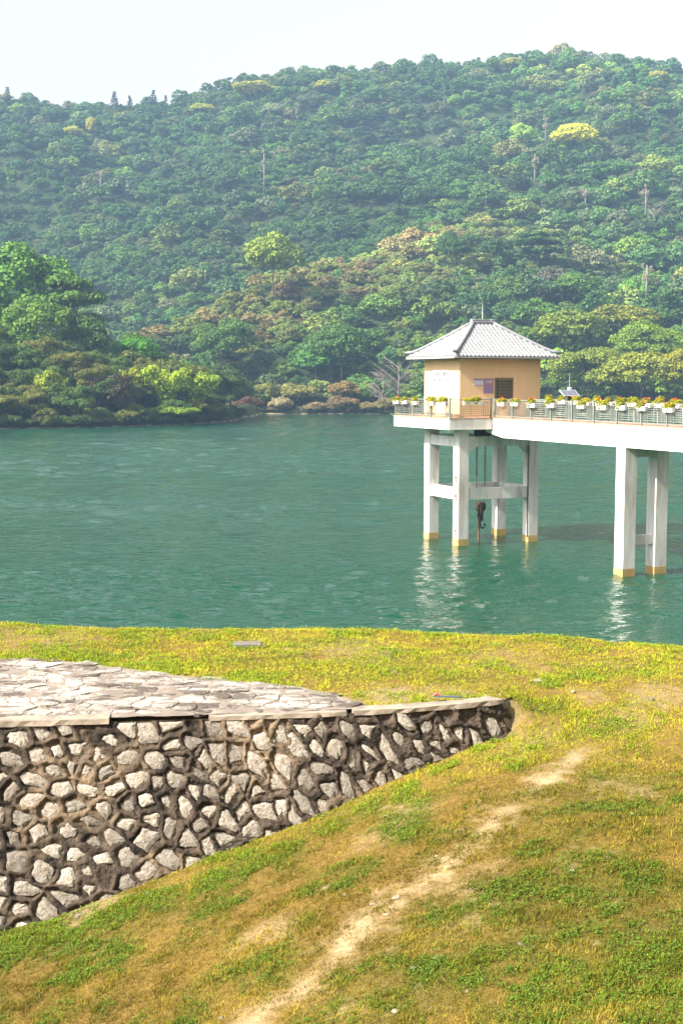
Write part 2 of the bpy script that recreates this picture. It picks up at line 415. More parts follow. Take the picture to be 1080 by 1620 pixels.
def masks(x, y):
    x = np.asarray(x, float); y = np.asarray(y, float)
    n1 = fbm(x * 1.3, y * 1.3, 21); n2 = fbm(x * 5.5, y * 5.5, 33, 4); n3 = fbm(x * .45, y * .45, 5, 3)
    dp = dist_path(x, y) + (n2 - .5) * .75 + (n1 - .5) * .5
    along = sstep(14.5, 11.0, y) * .5
    bare = (1 - sstep(-.20, .38 + along * .3, dp)) * np.clip(.48 + .75 * fbm(x * 2.1, y * 2.1, 44), .2, 1) * (1 - .35 * along)
    for p, r, s in bare_spots:
        d = np.hypot((x - p.x), (y - p.y) / 1.2) / r + (n2 - .5) * 1.3
        bare = np.maximum(bare, s * .68 * (1 - sstep(.35, 1.2, d)))
    bare = np.maximum(bare, .5 * sstep(.64, .80, n2 * .55 + n1 * .45))
    green = .55 * sstep(.38, .66, n1) + .5 * sstep(.5, .72, fbm(x * 2.7, y * 2.7, 61))
    for p, r, s in green_spots:
        d = np.hypot((x - p.x), (y - p.y) / 1.3) / r + (n2 - .5) * 1.4
        green = np.maximum(green, s * 1.25 * (1 - sstep(.5, 1.2, d)))
    green = green * (1 - .5 * (1 - sstep(.1, .9, dist_path(x, y))))
    return np.clip(bare, 0, 1), np.clip(green, 0, 1.25)
pave_px = [(-330, 1036), (0, 1047), (90, 1050), (150, 1057), (240, 1068), (300, 1078), (400, 1085), (470, 1092), (525, 1104), (575, 1120)]
pave_pts = [on_z(x, y, ZT) for x, y in pave_px]
PX_, PY_ = np.array([p.x for p in pave_pts]), np.array([p.y for p in pave_pts])
def in_pave(x, y):
    return (x < PX_[-1]) & (y < np.interp(x, PX_, PY_)) & (y > ytop(x) + .1)

def lines(*segs):
    out = []
    for a, b, n in segs: out.append(np.linspace(a, b, n, endpoint=False))
    return np.concatenate(out + [[segs[-1][1]]])
gx = lines((-420, -60, 12), (-60, -9, 40), (-9, 9, 330), (9, 60, 40), (60, 420, 12))
gy = lines((-40, -4, 18), (-4, 6.5, 30), (6.5, 12, 90), (12, 24, 260), (24, 45, 30))
GX, GY = np.meshgrid(gx, gy, indexing='ij')
GZ = ground_z(GX, GY)
me = fast_mesh('ground', np.stack([GX, GY, GZ], -1).reshape(-1, 3), grid_faces(len(gx), len(gy)), True)
bare, green = masks(GX.ravel(), GY.ravel())
for nm, arr in (('bare', bare), ('green', np.clip(green, 0, 1))):
    a = me.attributes.new(nm, 'FLOAT', 'POINT'); a.data.foreach_set('value', arr.astype(np.float32))
tag(link('ground', me, M['ground']), kind='structure', label='grassy bank with worn earth beside the lake')

# ------------------------------------------------------------------ lake and hills
def make_lake():
    g = np.random.default_rng(2)
    ly = [14.0]
    while ly[-1] < 400: ly.append(ly[-1] + max(.17, .0046 * ly[-1]))
    ly = np.array(ly + list(np.linspace(ly[-1] + 20, 1500, 12)))
    lx = lines((-1500, -115, 14), (-115, -28, 130), (-28, 28, 250), (28, 115, 130), (115, 1500, 14))
    X, Y = np.meshgrid(lx, ly, indexing='ij'); Z = np.zeros_like(X); dy = np.gradient(ly)[None, :]; dx = np.gradient(lx)[:, None]
    for k in range(64):
        lam = .55 * (5.0 / .55) ** g.random(); a = g.normal(R(-12), R(34)); kx, ky = math.sin(a) * 6.283 / lam, math.cos(a) * 6.283 / lam
        amp = .0058 * lam * (1 if lam < 2.2 else sstep(55, 130, Y) * 1.1) * np.clip((lam / dy - 2.2) / 2, 0, 1) * np.clip((6.283 / (abs(kx) + .01) / dx - 2.5) / 2, 0, 1)
        Z += amp * np.sin(kx * X + ky * Y + g.uniform(0, 6.28) + 1.6 * np.sin(X * .11 + k) + 1.4 * np.sin(Y * .13 + X * .06 + 2 * k))
    Z *= .55 + .75 * sstep(.36, .60, fbm(X * .010 + 5, Y * .05, 88, 3))
    Z *= (np.abs(X) < 112) & (Y < 395)
    return fast_mesh('lake', np.stack([X, Y, Z], -1).reshape(-1, 3), grid_faces(len(lx), len(ly)), True)
tag(link('lake', make_lake(), M['lake']), kind='structure', label='green rippled water of the reservoir')

RD = 880.0                                           # distance of the main ridge
ridge_px = [(-500, 190), (-200, 175), (0, 158), (100, 170), (200, 176), (270, 170), (330, 146), (400, 128), (470, 116), (540, 118), (600, 114), (700, 104), (800, 95), (880, 90), (960, 95), (1020, 110), (1080, 118), (1300, 160), (1700, 260)]
RXs = np.array([at_y(x, y, RD).x for x, y in ridge_px]); RZs = np.array([at_y(x, y, RD).z for x, y in ridge_px])
spur = [(-100, 560, 372), (100, 532, 385), (170, 512, 395), (250, 478, 415), (330, 446, 440), (420, 404, 475), (560, 372, 520), (700, 345, 560), (760, 336, 580), (900, 345, 600), (1100, 380, 620)]
SPX = np.array([at_y(x, y, d).x for x, y, d in spur]); SPZ = np.array([at_y(x, y, d).z for x, y, d in spur]); SPD = np.array([d for *_, d in spur], float)
shore_px = [(-900, 690), (-300, 684), (0, 679), (150, 677), (290, 672), (362, 668)]
SHP = [on_z(x, y, 0) for x, y in shore_px]
def shore_y(x):
    """first land beyond the water"""
    left = np.interp(x, [p.x for p in SHP], [p.y for p in SHP])
    far = 366 + 5 * (fbm(x * .03 + 4, x * 0, 3) - .5) - np.maximum(0, x - 60) * .25
    k = sstep(SHP[-1].x - 1.5, SHP[-1].x + 3.5, x)
    return left * (1 - k) + far * k
def hill_z(x, y):
    x = np.asarray(x, float); y = np.asarray(y, float)
    sy = shore_y(x)
    # the headland
    hx = SHP[-1].x
    head = np.clip((y - sy) * .30, -2, 3.0 + 10 * sstep(0, 60, hx - x)) * (x < hx + 4)
    head = np.where(y > sy + 55, np.maximum(2.5, head - (y - sy - 55) * .12), head)
    head = np.where(x < hx + 4, head, -50)
    # the spur
    sd = np.interp(x, SPX, SPD); sz = np.interp(x, SPX, SPZ) - 6
    y0 = 366.0
    t = np.clip((y - y0) / np.maximum(sd - y0, 5), -.2, 1)
    sp = np.where(y <= sd, sz * (np.where(t > 0, np.maximum(t, 1e-6) ** .82, t)), sz - (y - sd) * .16)
    # the main hill
    rz = np.interp(x, RXs, RZs) + 3
    m0 = 405 + 60 * sstep(60, -120, x); t = np.clip((y - m0) / (RD - m0), -.2, 1)
    mh = np.where(y < RD, rz * (np.where(t > 0, np.maximum(t, 1e-6) ** 1.12, t)), rz - (y - RD) * .25)
    gul = (fbm(x * .012, y * .008, 41, 3) - .5) * 44 * sstep(.1, .5, t) * sstep(1.0, .8, t)
    mh = mh + gul
    k = 7.0
    z = np.log(np.exp(np.clip(sp / k, -50, 80)) + np.exp(np.clip(mh / k, -50, 80))) * k - k * .6
    z = np.where(y < y0 + 12, np.minimum(z, (y - y0) * .35), z)
    z = np.maximum(z, head)
    z = z + (fbm(x * .05, y * .05, 77, 3) - .5) * 5 * sstep(0, 14, y - sy)
    return np.where(y < sy, np.minimum(z, (y - sy) * .4), np.maximum(z, np.minimum((y - sy) * .3, .45)))
hx_ = lines((-900, -330, 30), (-330, -20, 150), (-20, 20, 36), (20, 330, 150), (330, 900, 30))
hy_ = lines((215, 400, 150), (400, 640, 100), (640, 1000, 90), (1000, 1250, 12))
HX, HY = np.meshgrid(hx_, hy_, indexing='ij')
HZ_ = np.maximum(hill_z(HX, HY), -1.5)
me = fast_mesh('hill', np.stack([HX, HY, HZ_], -1).reshape(-1, 3), grid_faces(len(hx_), len(hy_)), True)
me.materials.append(M['hill'])
tag(link('hill', me), kind='structure', label='wooded hillside rising behind the reservoir')

# ------------------------------------------------------------------ rubble wall
# plan line of the wall's top edge, with a curl at the end
plan = [Vector((x, y, 0)) for x, y in zip(TX, TY)]
plan = [plan[0]] + [plan[k].lerp(plan[k + 1], f) for k in range(len(plan) - 1) for f in (.25, .5, .75, 1)]
e = plan[-1]; d0 = (plan[-1] - plan[-3]).normalized(); nrm0 = Vector((d0.y, -d0.x, 0)); cr = .55
ctr = e - nrm0 * cr
for k in range(1, 9):
    a = math.pi * .36 * k / 8
    plan.append(ctr + nrm0 * cr * math.cos(a) + d0 * cr * math.sin(a))
PL = np.array([[p.x, p.y] for p in plan]); seg = np.hypot(*np.diff(PL, axis=0).T); US = np.concatenate([[0], np.cumsum(seg)])
ULEN = US[-1]
def wall_frame(u):
    x = np.interp(u, US, PL[:, 0]); y = np.interp(u, US, PL[:, 1])
    e1 = .12
    dx = np.interp(u + e1, US, PL[:, 0]) - np.interp(u - e1, US, PL[:, 0]); dy = np.interp(u + e1, US, PL[:, 1]) - np.interp(u - e1, US, PL[:, 1])
    ln = np.hypot(dx, dy); return x, y, dy / ln, -dx / ln
def wall_point(u, v, h):
    """u along the top, v down the face, h proud of the face"""
    x, y, nx, ny = wall_frame(u)
    o = BATTER * v + h * .963
    return np.stack([x + nx * o, y + ny * o, ZT - v + h * .27], -1)
def wall_depth(u):
    x, y, nx, ny = wall_frame(u); v = np.full(np.shape(u), .5)
    for _ in range(8):
        xx, yy = x + nx * BATTER * v, y + ny * BATTER * v
        v = ZT - base_z(np.minimum(xx, XEND + .1))
    return np.maximum(v, .16)

def shear(u, v):                                     # rows lie level at one end and slant at the other
    k = sstep(.35 * ULEN, .75 * ULEN, u)
    return u * (.92 + .30 * k) - (.25 + .75 * k) * v * .6, v * (1.22 - .30 * k)
def poisson(x0, x1, y0, y1, dist, seed, tries=14000):
    g = np.random.default_rng(seed); pts = []; cell = {}
    for _ in range(tries):
        p = (g.uniform(x0, x1), g.uniform(y0, y1)); d = dist * g.choice([.60, .8, 1.05, 1.3]); c = (int(p[0] / dist), int(p[1] / dist)); ok = True
        for i in range(c[0] - 2, c[0] + 3):
            for j in range(c[1] - 2, c[1] + 3):
                for q, dq in cell.get((i, j), ()):
                    if math.hypot(q[0] - p[0], q[1] - p[1]) < (d + dq) / 2: ok = False; break
                if not ok: break
            if not ok: break
        if ok: cell.setdefault(c, []).append((p, d)); pts.append(p)
    return np.array(pts)
uv_seeds = poisson(0, ULEN + .2, -.05, 3.6, .268, 5)
uv_seeds = uv_seeds[uv_seeds[:, 1] < wall_depth(uv_seeds[:, 0]) + .25]
S = np.stack(shear(uv_seeds[:, 0], uv_seeds[:, 1]), -1)
def two_nearest(px, py, S, chunk=4000):
    q = np.stack([px, py], -1); d1 = np.empty(len(q)); d2 = np.empty(len(q)); i1 = np.empty(len(q), int)
    for k in range(0, len(q), chunk):
        D = ((q[k:k + chunk, None, :] - S[None]) ** 2).sum(-1); idx = np.argpartition(D, 1, axis=1)[:, :2]
        a = np.take_along_axis(D, idx, 1); o = np.argsort(a, axis=1)
        a = np.take_along_axis(a, o, 1); idx = np.take_along_axis(idx, o, 1)
        sep = np.sqrt(((S[idx[:, 0]] - S[idx[:, 1]]) ** 2).sum(-1))
        d1[k:k + chunk] = a[:, 0]; d2[k:k + chunk] = (a[:, 1] - a[:, 0]) / (2 * sep + 1e-9); i1[k:k + chunk] = idx[:, 0]
    return d2, i1                                     # distance to the joint, stone index
nu, nv = int(ULEN / .019), 160
ug = np.linspace(0, ULEN, nu); vd = wall_depth(ug) + .2
UU = np.repeat(ug, nv); VV = (np.linspace(0, 1, nv)[None, :] * vd[:, None]).ravel()
wu, wv = UU + (fbm(UU * 4, VV * 4, 51) - .5) * .16, VV + (fbm(UU * 4, VV * 4, 91) - .5) * .16
jd, ji = two_nearest(*shear(wu, wv), S)
rw = .012 + .026 * fbm(UU * 2, VV * 2, 15)
keepr = sstep(.30, .52, fbm(UU * 1.9, VV * 1.9, 8))
ridge_h = .013 * keepr * (1 - sstep(.55, 1.25, jd / rw)) - .034 * sstep(.7, 1.5, jd / (rw + .010)) * (.55 + .45 * keepr)
ridge_h += (fbm(UU * 30, VV * 30, 4, 3) - .5) * .028 + (fbm(UU * 9, VV * 9, 14, 3) - .5) * .050
ridge_h *= sstep(0, .05, VV) * .75 + .25
V3 = wall_point(UU, VV, ridge_h)
wall = empty('rubble_wall', (float(PL[6, 0]), float(PL[6, 1]), float(base_z(PL[6, 0]))))
w0 = np.array(wall.location)
tag(wall, 'sloping rubble stone retaining wall with raised dark mortar below the paved terrace', 'wall', kind='thing')
link('mortar', fast_mesh('mortar', V3 - w0, grid_faces(nu, nv), True), M['mortar'], wall)

def cell_polygon(i, S, k=12, g=None, cap=.24, gap=.03, jit=.01):
    """outline (k,2) of the cell round seed i, set back from its joints"""
    c = S[i]; near = np.argsort(((S - c) ** 2).sum(1))[1:15]
    poly = [(cap * math.cos(a), cap * math.sin(a)) for a in np.arange(8) * math.pi / 4 + .3]
    for j in near:
        D = S[j] - c; ln = math.hypot(*D); nx, ny, cc = D[0] / ln, D[1] / ln, ln / 2 - gap; out = []
        for (x0, y0), (x1, y1) in zip(poly, poly[1:] + poly[:1]):
            a0, a1 = x0 * nx + y0 * ny - cc, x1 * nx + y1 * ny - cc
            if a0 <= 0: out.append((x0, y0))
            if a0 * a1 < 0: t = a0 / (a0 - a1); out.append((x0 + (x1 - x0) * t, y0 + (y1 - y0) * t))
        poly = out
        if len(poly) < 3: return None
    P = np.array(poly + poly[:1]); L = np.concatenate([[0], np.cumsum(np.hypot(*np.diff(P, axis=0).T))])
    if L[-1] < .12: return None
    q = (np.arange(k) + g.uniform(-.25, .25, k)) / k * L[-1] % L[-1]; q.sort()
    pts = np.stack([np.interp(q, L, P[:, 0]), np.interp(q, L, P[:, 1])], -1)
    return pts * (1 + g.normal(0, jit / .1, (k, 1)))
def make_stone_mesh(name, centre_uv, offs, tops, mapper):
    """offs (k,2) outline in surface uv; two rings and a middle"""
    k = len(offs); c = np.array(centre_uv); v = []; f = []
    lev = [(1.0, -.035), (.93, tops[0]), (.55, tops[1])]
    for ri, (s, h) in enumerate(lev):
        uv = c + offs * s; hh = np.full(k, h) if ri == 0 else h + tops[2][ri - 1]
        v.append(mapper(uv[:, 0], uv[:, 1], hh))
    v.append(mapper(c[:1], c[1:2], np.array([tops[1] + .004])))
    v = np.concatenate(v)
    for r in range(2):
        for a in range(k):
            b2 = (a + 1) % k; f.append((r * k + a, r * k + b2, (r + 1) * k + b2, (r + 1) * k + a))
    for a in range(k): f.append((2 * k + a, 2 * k + (a + 1) % k, 3 * k))
    o = v.mean(0); me = bpy.data.meshes.new(name)
    me.from_pydata([tuple(p - o) for p in v], [], [tuple(reversed(q)) for q in f]); me.update()
    return me, o
g = np.random.default_rng(3)
stones = []
umin_vis = float(np.interp(on_z(-60, 1147, ZT).x, PL[:len(TX) * 4, 0], US[:len(TX) * 4]))
for i, (u, v) in enumerate(uv_seeds):
    gap = g.uniform(.028, .056) if g.random() > .35 else g.uniform(.015, .028)
    dq = cell_polygon(i, S, 13, g, .24, gap, .008)
    if dq is None: continue
    a_ = g.uniform(0, 3.14); ax = np.array([math.cos(a_), math.sin(a_)]); sq = g.uniform(.66, 1.0); ctr_ = dq.mean(0)
    dq = dq - np.outer((dq - ctr_) @ ax, ax) * (1 - sq)
    size = float(np.hypot(*(dq - ctr_).T).mean())
    if size < .026: continue
    vd_i = float(wall_depth(np.array([u]))[0])
    if v > vd_i + .12 or v < .035: continue
    # outline back from the sheared space to the face
    k = float(sstep(.35 * ULEN, .75 * ULEN, u)); a11, a12, a22 = .92 + .30 * k, -(.25 + .75 * k) * .6, 1.22 - .30 * k
    dv = dq[:, 1] / a22; du = (dq[:, 0] - a12 * dv) / a11
    offs = np.stack([du, dv], -1)
    offs[:, 1] = np.maximum(offs[:, 1], .012 - v)     # nothing above the wall's top
    rel = (g.uniform(-.008, .006, 13), g.uniform(-.006, .006, 13))
    t0 = g.uniform(-.028, .004)
    me, o = make_stone_mesh('stone', (u, v), offs, (t0 - .006, t0 + .01, rel), wall_point)
    stones.append((size * (1 if u > umin_vis else .1), me, o))
stones.sort(key=lambda s: -s[0])
for s_, me, o in stones[:300]:
    link('stone', me, M['stone'], wall, Vector(o - w0))
if len(stones) > 300:
    b = MB()
    for s_, me, o in stones[300:]:
        b.add([Vector(o - w0) + v.co for v in me.vertices], [tuple(p.vertices) for p in me.polygons]); bpy.data.meshes.remove(me)
    tag(b.build('small_stones', M['stone'], wall), kind='stuff')

# coping strips along the top edge
def strip(u0, u1, front, back, z0, z1, seed):
    us = np.arange(u0, u1, .12); b = MB(); g = np.random.default_rng(seed); rings = []
    for u in us:
        x, y, nx, ny = [float(t) for t in wall_frame(u)]
        j = g.uniform(-.012, .012, 4)
        rings.append([(x + nx * (o + j[q]) - w0[0], y + ny * (o + j[q]) - w0[1], z + j[(q + 1) % 4] * .5 - w0[2]) for q, (o, z) in enumerate(((front, z0), (front - .012, z1), (-back, z1 - .006), (-back, z0)))])
    b.rings(rings); return b
def u_at(px): return float(np.interp(on_z(px, 1140, ZT).x, PL[:len(TX) * 4 - 3, 0], US[:len(TX) * 4 - 3]))
strip(0, u_at(188), .03, .28, ZT - .02, ZT + .048, 1).build('coping', M['coping'], wall)
strip(u_at(330), u_at(557), .014, .22, ZT - .03, ZT + .026, 2).build('coping', M['coping'], wall)
strip(u_at(560), ULEN - .30, .02, .26, ZT - .03, ZT + .030, 3).build('coping', M['coping'], wall)

# ------------------------------------------------------------------ paved terrace
pave = empty('stone_paving', (float(PX_[3]), float(ytop(PX_[3]) + .6), ZT)); p0 = np.array(pave.location)
tag(pave, 'weathered pale rubble paving behind the top of the retaining wall', kind='structure')
nx_, ny_ = 330, 60
xs = np.linspace(PX_[0], PX_[-1], nx_); XX = np.repeat(xs, ny_)
t_ = np.tile(np.linspace(0, 1, ny_), nx_); ylo = ytop(XX) + .12; yhi = np.interp(XX, PX_, PY_) + .12
YY = ylo + (yhi - ylo) * t_
ZZ = ground_z(XX, YY, False) * 0 + ZT + .028 + (fbm(XX * 5, YY * 5, 12, 3) - .5) * .03
link('bedding', fast_mesh('bedding', np.stack([XX, YY, ZZ], -1) - p0, grid_faces(nx_, ny_)[:, ::-1], True), M['grout'], pave)
sp_ = poisson(PX_[0], PX_[-1], float(TY.min()), float(PY_.max()), .30, 8, 9000)
keep = in_pave(sp_[:, 0], sp_[:, 1] - .12) & (sp_[:, 1] > ytop(sp_[:, 0]) + .17)
plist = []
for i in range(len(sp_)):
    if not keep[i]: continue
    dq = cell_polygon(i, sp_, 12, g, .30, g.uniform(.002, .010), .006)
    if dq is None: continue
    x, y = sp_[i]; b = MB(); z = ZT + .022 + g.uniform(-.006, .012); til = g.uniform(-.04, .04, 2)
    rings = []
    for s_, h in ((1, -.03), (.96, .008), (.6, .014)):
        rings.append([(p[0] * s_, p[1] * s_, h + p[0] * s_ * til[0] + p[1] * s_ * til[1] + (g.uniform(-.006, .006) if s_ < 1 else 0)) for p in dq])
    b.rings(rings)
    rr = np.hypot(*dq.T)
    plist.append((rr.mean() * (1 if project(x, y, z)[0] > -40 else .2), b, (x - p0[0], y - p0[1], z - p0[2])))
plist.sort(key=lambda t: -t[0])
for s_, b, o in plist[:300]: b.build('paving_stone', M['pave'], pave, o)
if len(plist) > 300:
    r_ = MB()
    for s_, b, o in plist[300:]: r_.add([Vector(o) + Vector(v) for v in b.v], b.f)
    tag(r_.build('small_paving_stones', M['pave'], pave), kind='stuff')

# ------------------------------------------------------------------ grass
def make_grass():
    g = np.random.default_rng(17)
    parts = []
    # (x0,x1,y0,y1, tufts per m2)
    def scatter(x0, x1, y0, y1, dens):
        n = int((x1 - x0) * (y1 - y0) * dens); return g.uniform(x0, x1, n), g.uniform(y0, y1, n)
    zones = [(-4.4, 4.4, 7.3, 10.5, 2100), (-5.0, 5.0, 10.5, 14, 1700), (-6.0, 6.4, 14, 18, 1100), (-8, 8.5, 18, 25.5, 600)]
    X = []; Y = []
    for z in zones:
        a, c = scatter(*z); X.append(a); Y.append(c)
    X, Y = np.concatenate(X), np.concatenate(Y)
    px, py = project(X, Y, ground_z(X, Y, False))
    k = (px > -240) & (px < 1320) & (py < 1760) & (Y < crest_y(X) + 1.2); X, Y = X[k], Y[k]
    bare, green = masks(X, Y)
    # off the wall's body, the coping and the paving
    yt = ytop(X); vfoot = np.maximum(ZT - base_z(X), .02)
    onwall = (X < XEND + .12) & (Y > yt - BATTER * vfoot - .03) & (Y < yt + .30)
    strag = g.random(len(X)) < np.where(X > on_z(470, 1120, ZT).x, .10, .012)
    k = ~onwall & ~(in_pave(X, Y) & ~strag) & (g.random(len(X)) < np.clip(1.04 - bare * 1.02, .03, 1)); X, Y, bare, green = X[k], Y[k], bare[k], green[k]
    n = len(X)
    lush = fbm(X * 3.3, Y * 3.3, 71); dry = fbm(X * 1.1, Y * 1.1, 87); gold = fbm(X * .5, Y * .5, 55, 3)
    gg = np.clip(green * .72 + (lush - .5) * 1.1 + g.normal(0, .2, n) - .04, 0, 1)
    far = sstep(14.5, 17.5, Y)
    cd = np.array([.38, .275, .042]); cb = np.array([.150, .112, .010]); cg = np.array([.150, .160, .011]); cy_ = np.array([.43, .395, .030])
    t1 = np.clip((dry - .5) * 2.6 + .45 + g.normal(0, .2, n), 0, 1)[:, None]
    dryc = cb * (1 - t1) + cd * t1
    dryc = dryc * (1 - far[:, None] * .75) + cy_ * far[:, None] * .75
    grnc = cg * (1 - far[:, None] * .6) + np.array([.34, .37, .022]) * far[:, None] * .6
    C = dryc * (1 - gg[:, None]) + grnc * gg[:, None]
    C = C * (.80 + .20 * far[:, None]) * (1 + (g.random((n, 1)) - .5) * (1.05 - .6 * far[:, None])) * (.72 + .56 * fbm(X * .9, Y * .9, 120, 3))[:, None] ** .8
    H = (.013 + .017 * g.random(n)) * (1 + .7 * gg) * (1 - .5 * bare) * (.7 + .8 * sstep(.4, .75, fbm(X * 4.5, Y * 4.5, 99)))
    tall = g.random(n) < .015; H = np.where(tall, H * 2.2, H)
    nb = 5
    Xb = np.repeat(X, nb) + g.normal(0, .017, n * nb); Yb = np.repeat(Y, nb) + g.normal(0, .017, n * nb)
    Zb = ground_z(Xb, Yb)
    Hb = np.repeat(H, nb) * g.uniform(.55, 1.35, n * nb); Cb = np.repeat(C, nb, 0) * np.array([1.12, 1.16, 1.0]) * g.uniform(.8, 1.2, (n * nb, 1))
    gr = np.repeat(gg, nb)
    a = g.uniform(0, 2 * math.pi, n * nb); lean = g.uniform(.2, 1.25, n * nb) * Hb
    w = (.0022 + .0026 * g.random(n * nb)) * (1 + .035 * np.maximum(0, Yb - 12)) * (1 + .5 * gr)
    ca, sa = np.cos(a), np.sin(a)
    base = np.stack([Xb, Yb, Zb - .004], -1); side = np.stack([-sa * w, ca * w, np.zeros_like(w)], -1)
    tip = base + np.stack([ca * lean, sa * lean, Hb], -1)
    V = np.stack([base - side, base + side, tip], 1).reshape(-1, 3)
    Fc = np.arange(len(V), dtype=np.int32).reshape(-1, 3)
    CC = np.repeat(Cb, 3, 0)
    # broad little leaves of clover and plantain where it is greenest
    kk = np.where((gg > .62) & (g.random(n) < .85))[0]; m = len(kk); nl = 4
    Xl = np.repeat(X[kk], nl) + g.normal(0, .022, m * nl); Yl = np.repeat(Y[kk], nl) + g.normal(0, .022, m * nl); Zl = ground_z(Xl, Yl) + g.uniform(.012, .05, m * nl)
    s = g.uniform(.006, .0125, m * nl) * (1 + .03 * np.maximum(0, Yl - 12)); a = g.uniform(0, 6.28, m * nl); ti = g.uniform(-.6, .6, m * nl)
    ex = np.stack([np.cos(a), np.sin(a), ti], -1) * s[:, None]; ey = np.stack([-np.sin(a), np.cos(a), g.uniform(-.6, .6, m * nl)], -1) * s[:, None] * .8
    c = np.stack([Xl, Yl, Zl], -1)
    V2 = np.stack([c - ex, c + ey, c + ex, c - ex, c + ex, c - ey], 1).reshape(-1, 3)
    F2 = np.arange(len(V2), dtype=np.int32).reshape(-1, 3) + len(V)
    deep = np.array([.085, .150, .012]); near = sstep(16.5, 14.5, Yl)[:, None]
    CL = (deep * near + np.array([.17, .26, .015]) * (1 - near)) * g.uniform(.6, 1.5, (m * nl, 1))
    CC = np.concatenate([CC, np.repeat(CL, 6, 0)])
    me = fast_mesh('grass', np.concatenate([V, V2]), np.concatenate([Fc, F2]))
    at = me.color_attributes.new('Col', 'FLOAT_COLOR', 'POINT')
    at.data.foreach_set('color', np.concatenate([CC, np.ones((len(CC), 1))], 1).astype(np.float32).ravel())
    o = link('grass', me, M['grass']); tag(o, 'short sun dried grass and clover covering the bank', kind='stuff')
    print('grass tris', len(Fc) + len(F2))
make_grass()
# ------------------------------------------------------------------ intake tower, house and footbridge share one plan frame
AZ = R(24.16); P0 = Vector((7.06, 77.42, 0))
ZD, CW, CD = 7.57, 4.84, 3.68                        # deck level, column spacing
HR, HL, HW, HD = -.39, -.45, 5.51, 4.41              # house near corner and size
PR, PLF, PLEN, PWID = -1.57, -1.38, 7.17, 8.2        # platform near corner and size
BRL = PR + 2.82; BW = 2.75                           # left edge and width of the footbridge
PT, PIN, PSP, GZB = 12.48, .36, 1.94, 6.46           # pier position, inset, spacing, girder underside
ZE = 11.07
def frame(name, u=0, v=0, z=0):
    r_, l_ = Vector((math.cos(AZ), math.sin(AZ), 0)), Vector((-math.sin(AZ), math.cos(AZ), 0))
    return empty(name, P0 + r_ * u + l_ * v + Vector((0, 0, z)), AZ)
def to_world(u, v, z): return Vector((P0.x + math.cos(AZ) * u - math.sin(AZ) * v, P0.y + math.sin(AZ) * u + math.cos(AZ) * v, z))

tower = frame('intake_tower')
tag(tower, 'white concrete intake tower on four square columns standing in the lake', 'tower')
cs = .68
for u, v in ((0, 0), (CW, 0), (0, CD), (CW, CD)):
    c = MB().box(u - cs / 2, u + cs / 2, v - cs / 2, v + cs / 2, -1.2, ZD - .66, .02).build('column', M['white'], tower)
    MB().box(u - cs / 2 - .006, u + cs / 2 + .006, v - cs / 2 - .006, v + cs / 2 + .006, -.9, .40).build('base_band', M['band'], c)
def beam(p, q, z0, z1, w, name='beam'):
    (u0, v0), (u1, v1) = p, q; h = cs / 2 - .004
    if abs(u1 - u0) > abs(v1 - v0): MB().box(u0 + h, u1 - h, v0 - w / 2, v0 + w / 2, z0, z1).build(name, M['white'], tower)
    else: MB().box(u0 - w / 2, u0 + w / 2, v0 + h, v1 - h, z0, z1).build(name, M['white'], tower)
for z0, z1, w in ((2.72, 3.38, .5), (5.86, 6.46, .52)):
    beam((0, 0), (CW, 0), z0, z1, w); beam((0, CD), (CW, CD), z0, z1, w)
    beam((0, 0), (0, CD), z0, z1, w * .96); beam((CW, 0), (CW, CD), z0, z1, w * .96)
# haunches under the top beam of the open side
for u, s in ((cs / 2 - .01, 1), (CW - cs / 2 + .01, -1)):
    b = MB(); w = .22
    b.rings([[(u, y, 5.872), (u + s * .5, y, 5.872), (u, y, 5.35)] for y in (-w, w)]); b.build('haunch', M['white'], tower)
MB().box(PR, PR + PWID, PLF, PLF + PLEN, ZD - .66, ZD - .03, .015).build('platform', M['slab'], tower)
MB().box(PR - .04, PR + PWID + .04, PLF - .04, PLF + PLEN + .04, ZD - .027, ZD + .03).build('deck', M['deck'], tower)
MB().box(1.0, 1.9, -.15, .25, 6.47, 6.905).build('hoist_housing', M['iron'], tower)
for z, n_ in ((3.62, 3), (2.5, 4), (.45, 3)):        # faded red gauge figures on the outer face of the near column
    for k in range(n_):
        hh = .07 + .05 * ((k * 7) % 3); dz = k * .17
        MB().box(-cs / 2 - .004, -cs / 2 + .01, -.20 + .03 * k, .16 - .06 * (k % 2), z + dz, z + dz + hh).build('gauge_mark', M['red'], tower)
MB().tube([(CW - cs / 2 - .06, -.30, .3), (CW - cs / 2 - .06, -.30, 5.85)], .035, 6).build('column_edge_line', M['iron'], tower)  # thin tube added for the dark line along the column's edge

# hoist block on its cables
hb = frame('hoist_block', CW / 2 - .05, CD / 2 - .1, 1.95)
tag(hb, 'dark iron hoist block and hook hanging on cables between the tower columns', 'hoist')
b = MB(); rings = []
for y, r_ in ((-.14, .26), (-.10, .33), (-.05, .30), (.05, .30), (.10, .33), (.14, .26)):
    rings.append([(math.cos(a * math.pi / 10) * r_, y, math.sin(a * math.pi / 10) * r_) for a in range(20)])
b.rings(rings); b.build('sheave', M['iron'], hb, (0, 0, .1))
MB().box(-.10, .10, -.19, -.145, -.75, .25, .01).build('side_plate', M['iron'], hb)
MB().box(-.10, .10, .145, .19, -.75, .25, .01).build('side_plate', M['iron'], hb)
b = MB(); b.tube([(0, 0, -.6), (0, 0, -.95)] + [(.16 + .16 * math.cos(a), 0, -1.05 + .18 * math.sin(a)) for a in [math.pi - k * .55 * -1 for k in range(8)]], .05, 8); b.build('hook', M['iron'], hb, smooth=True)
MB().box(-.16, -.05, -.03, .03, -2.3, -.5, .01).build('strap', M['rust'], hb)
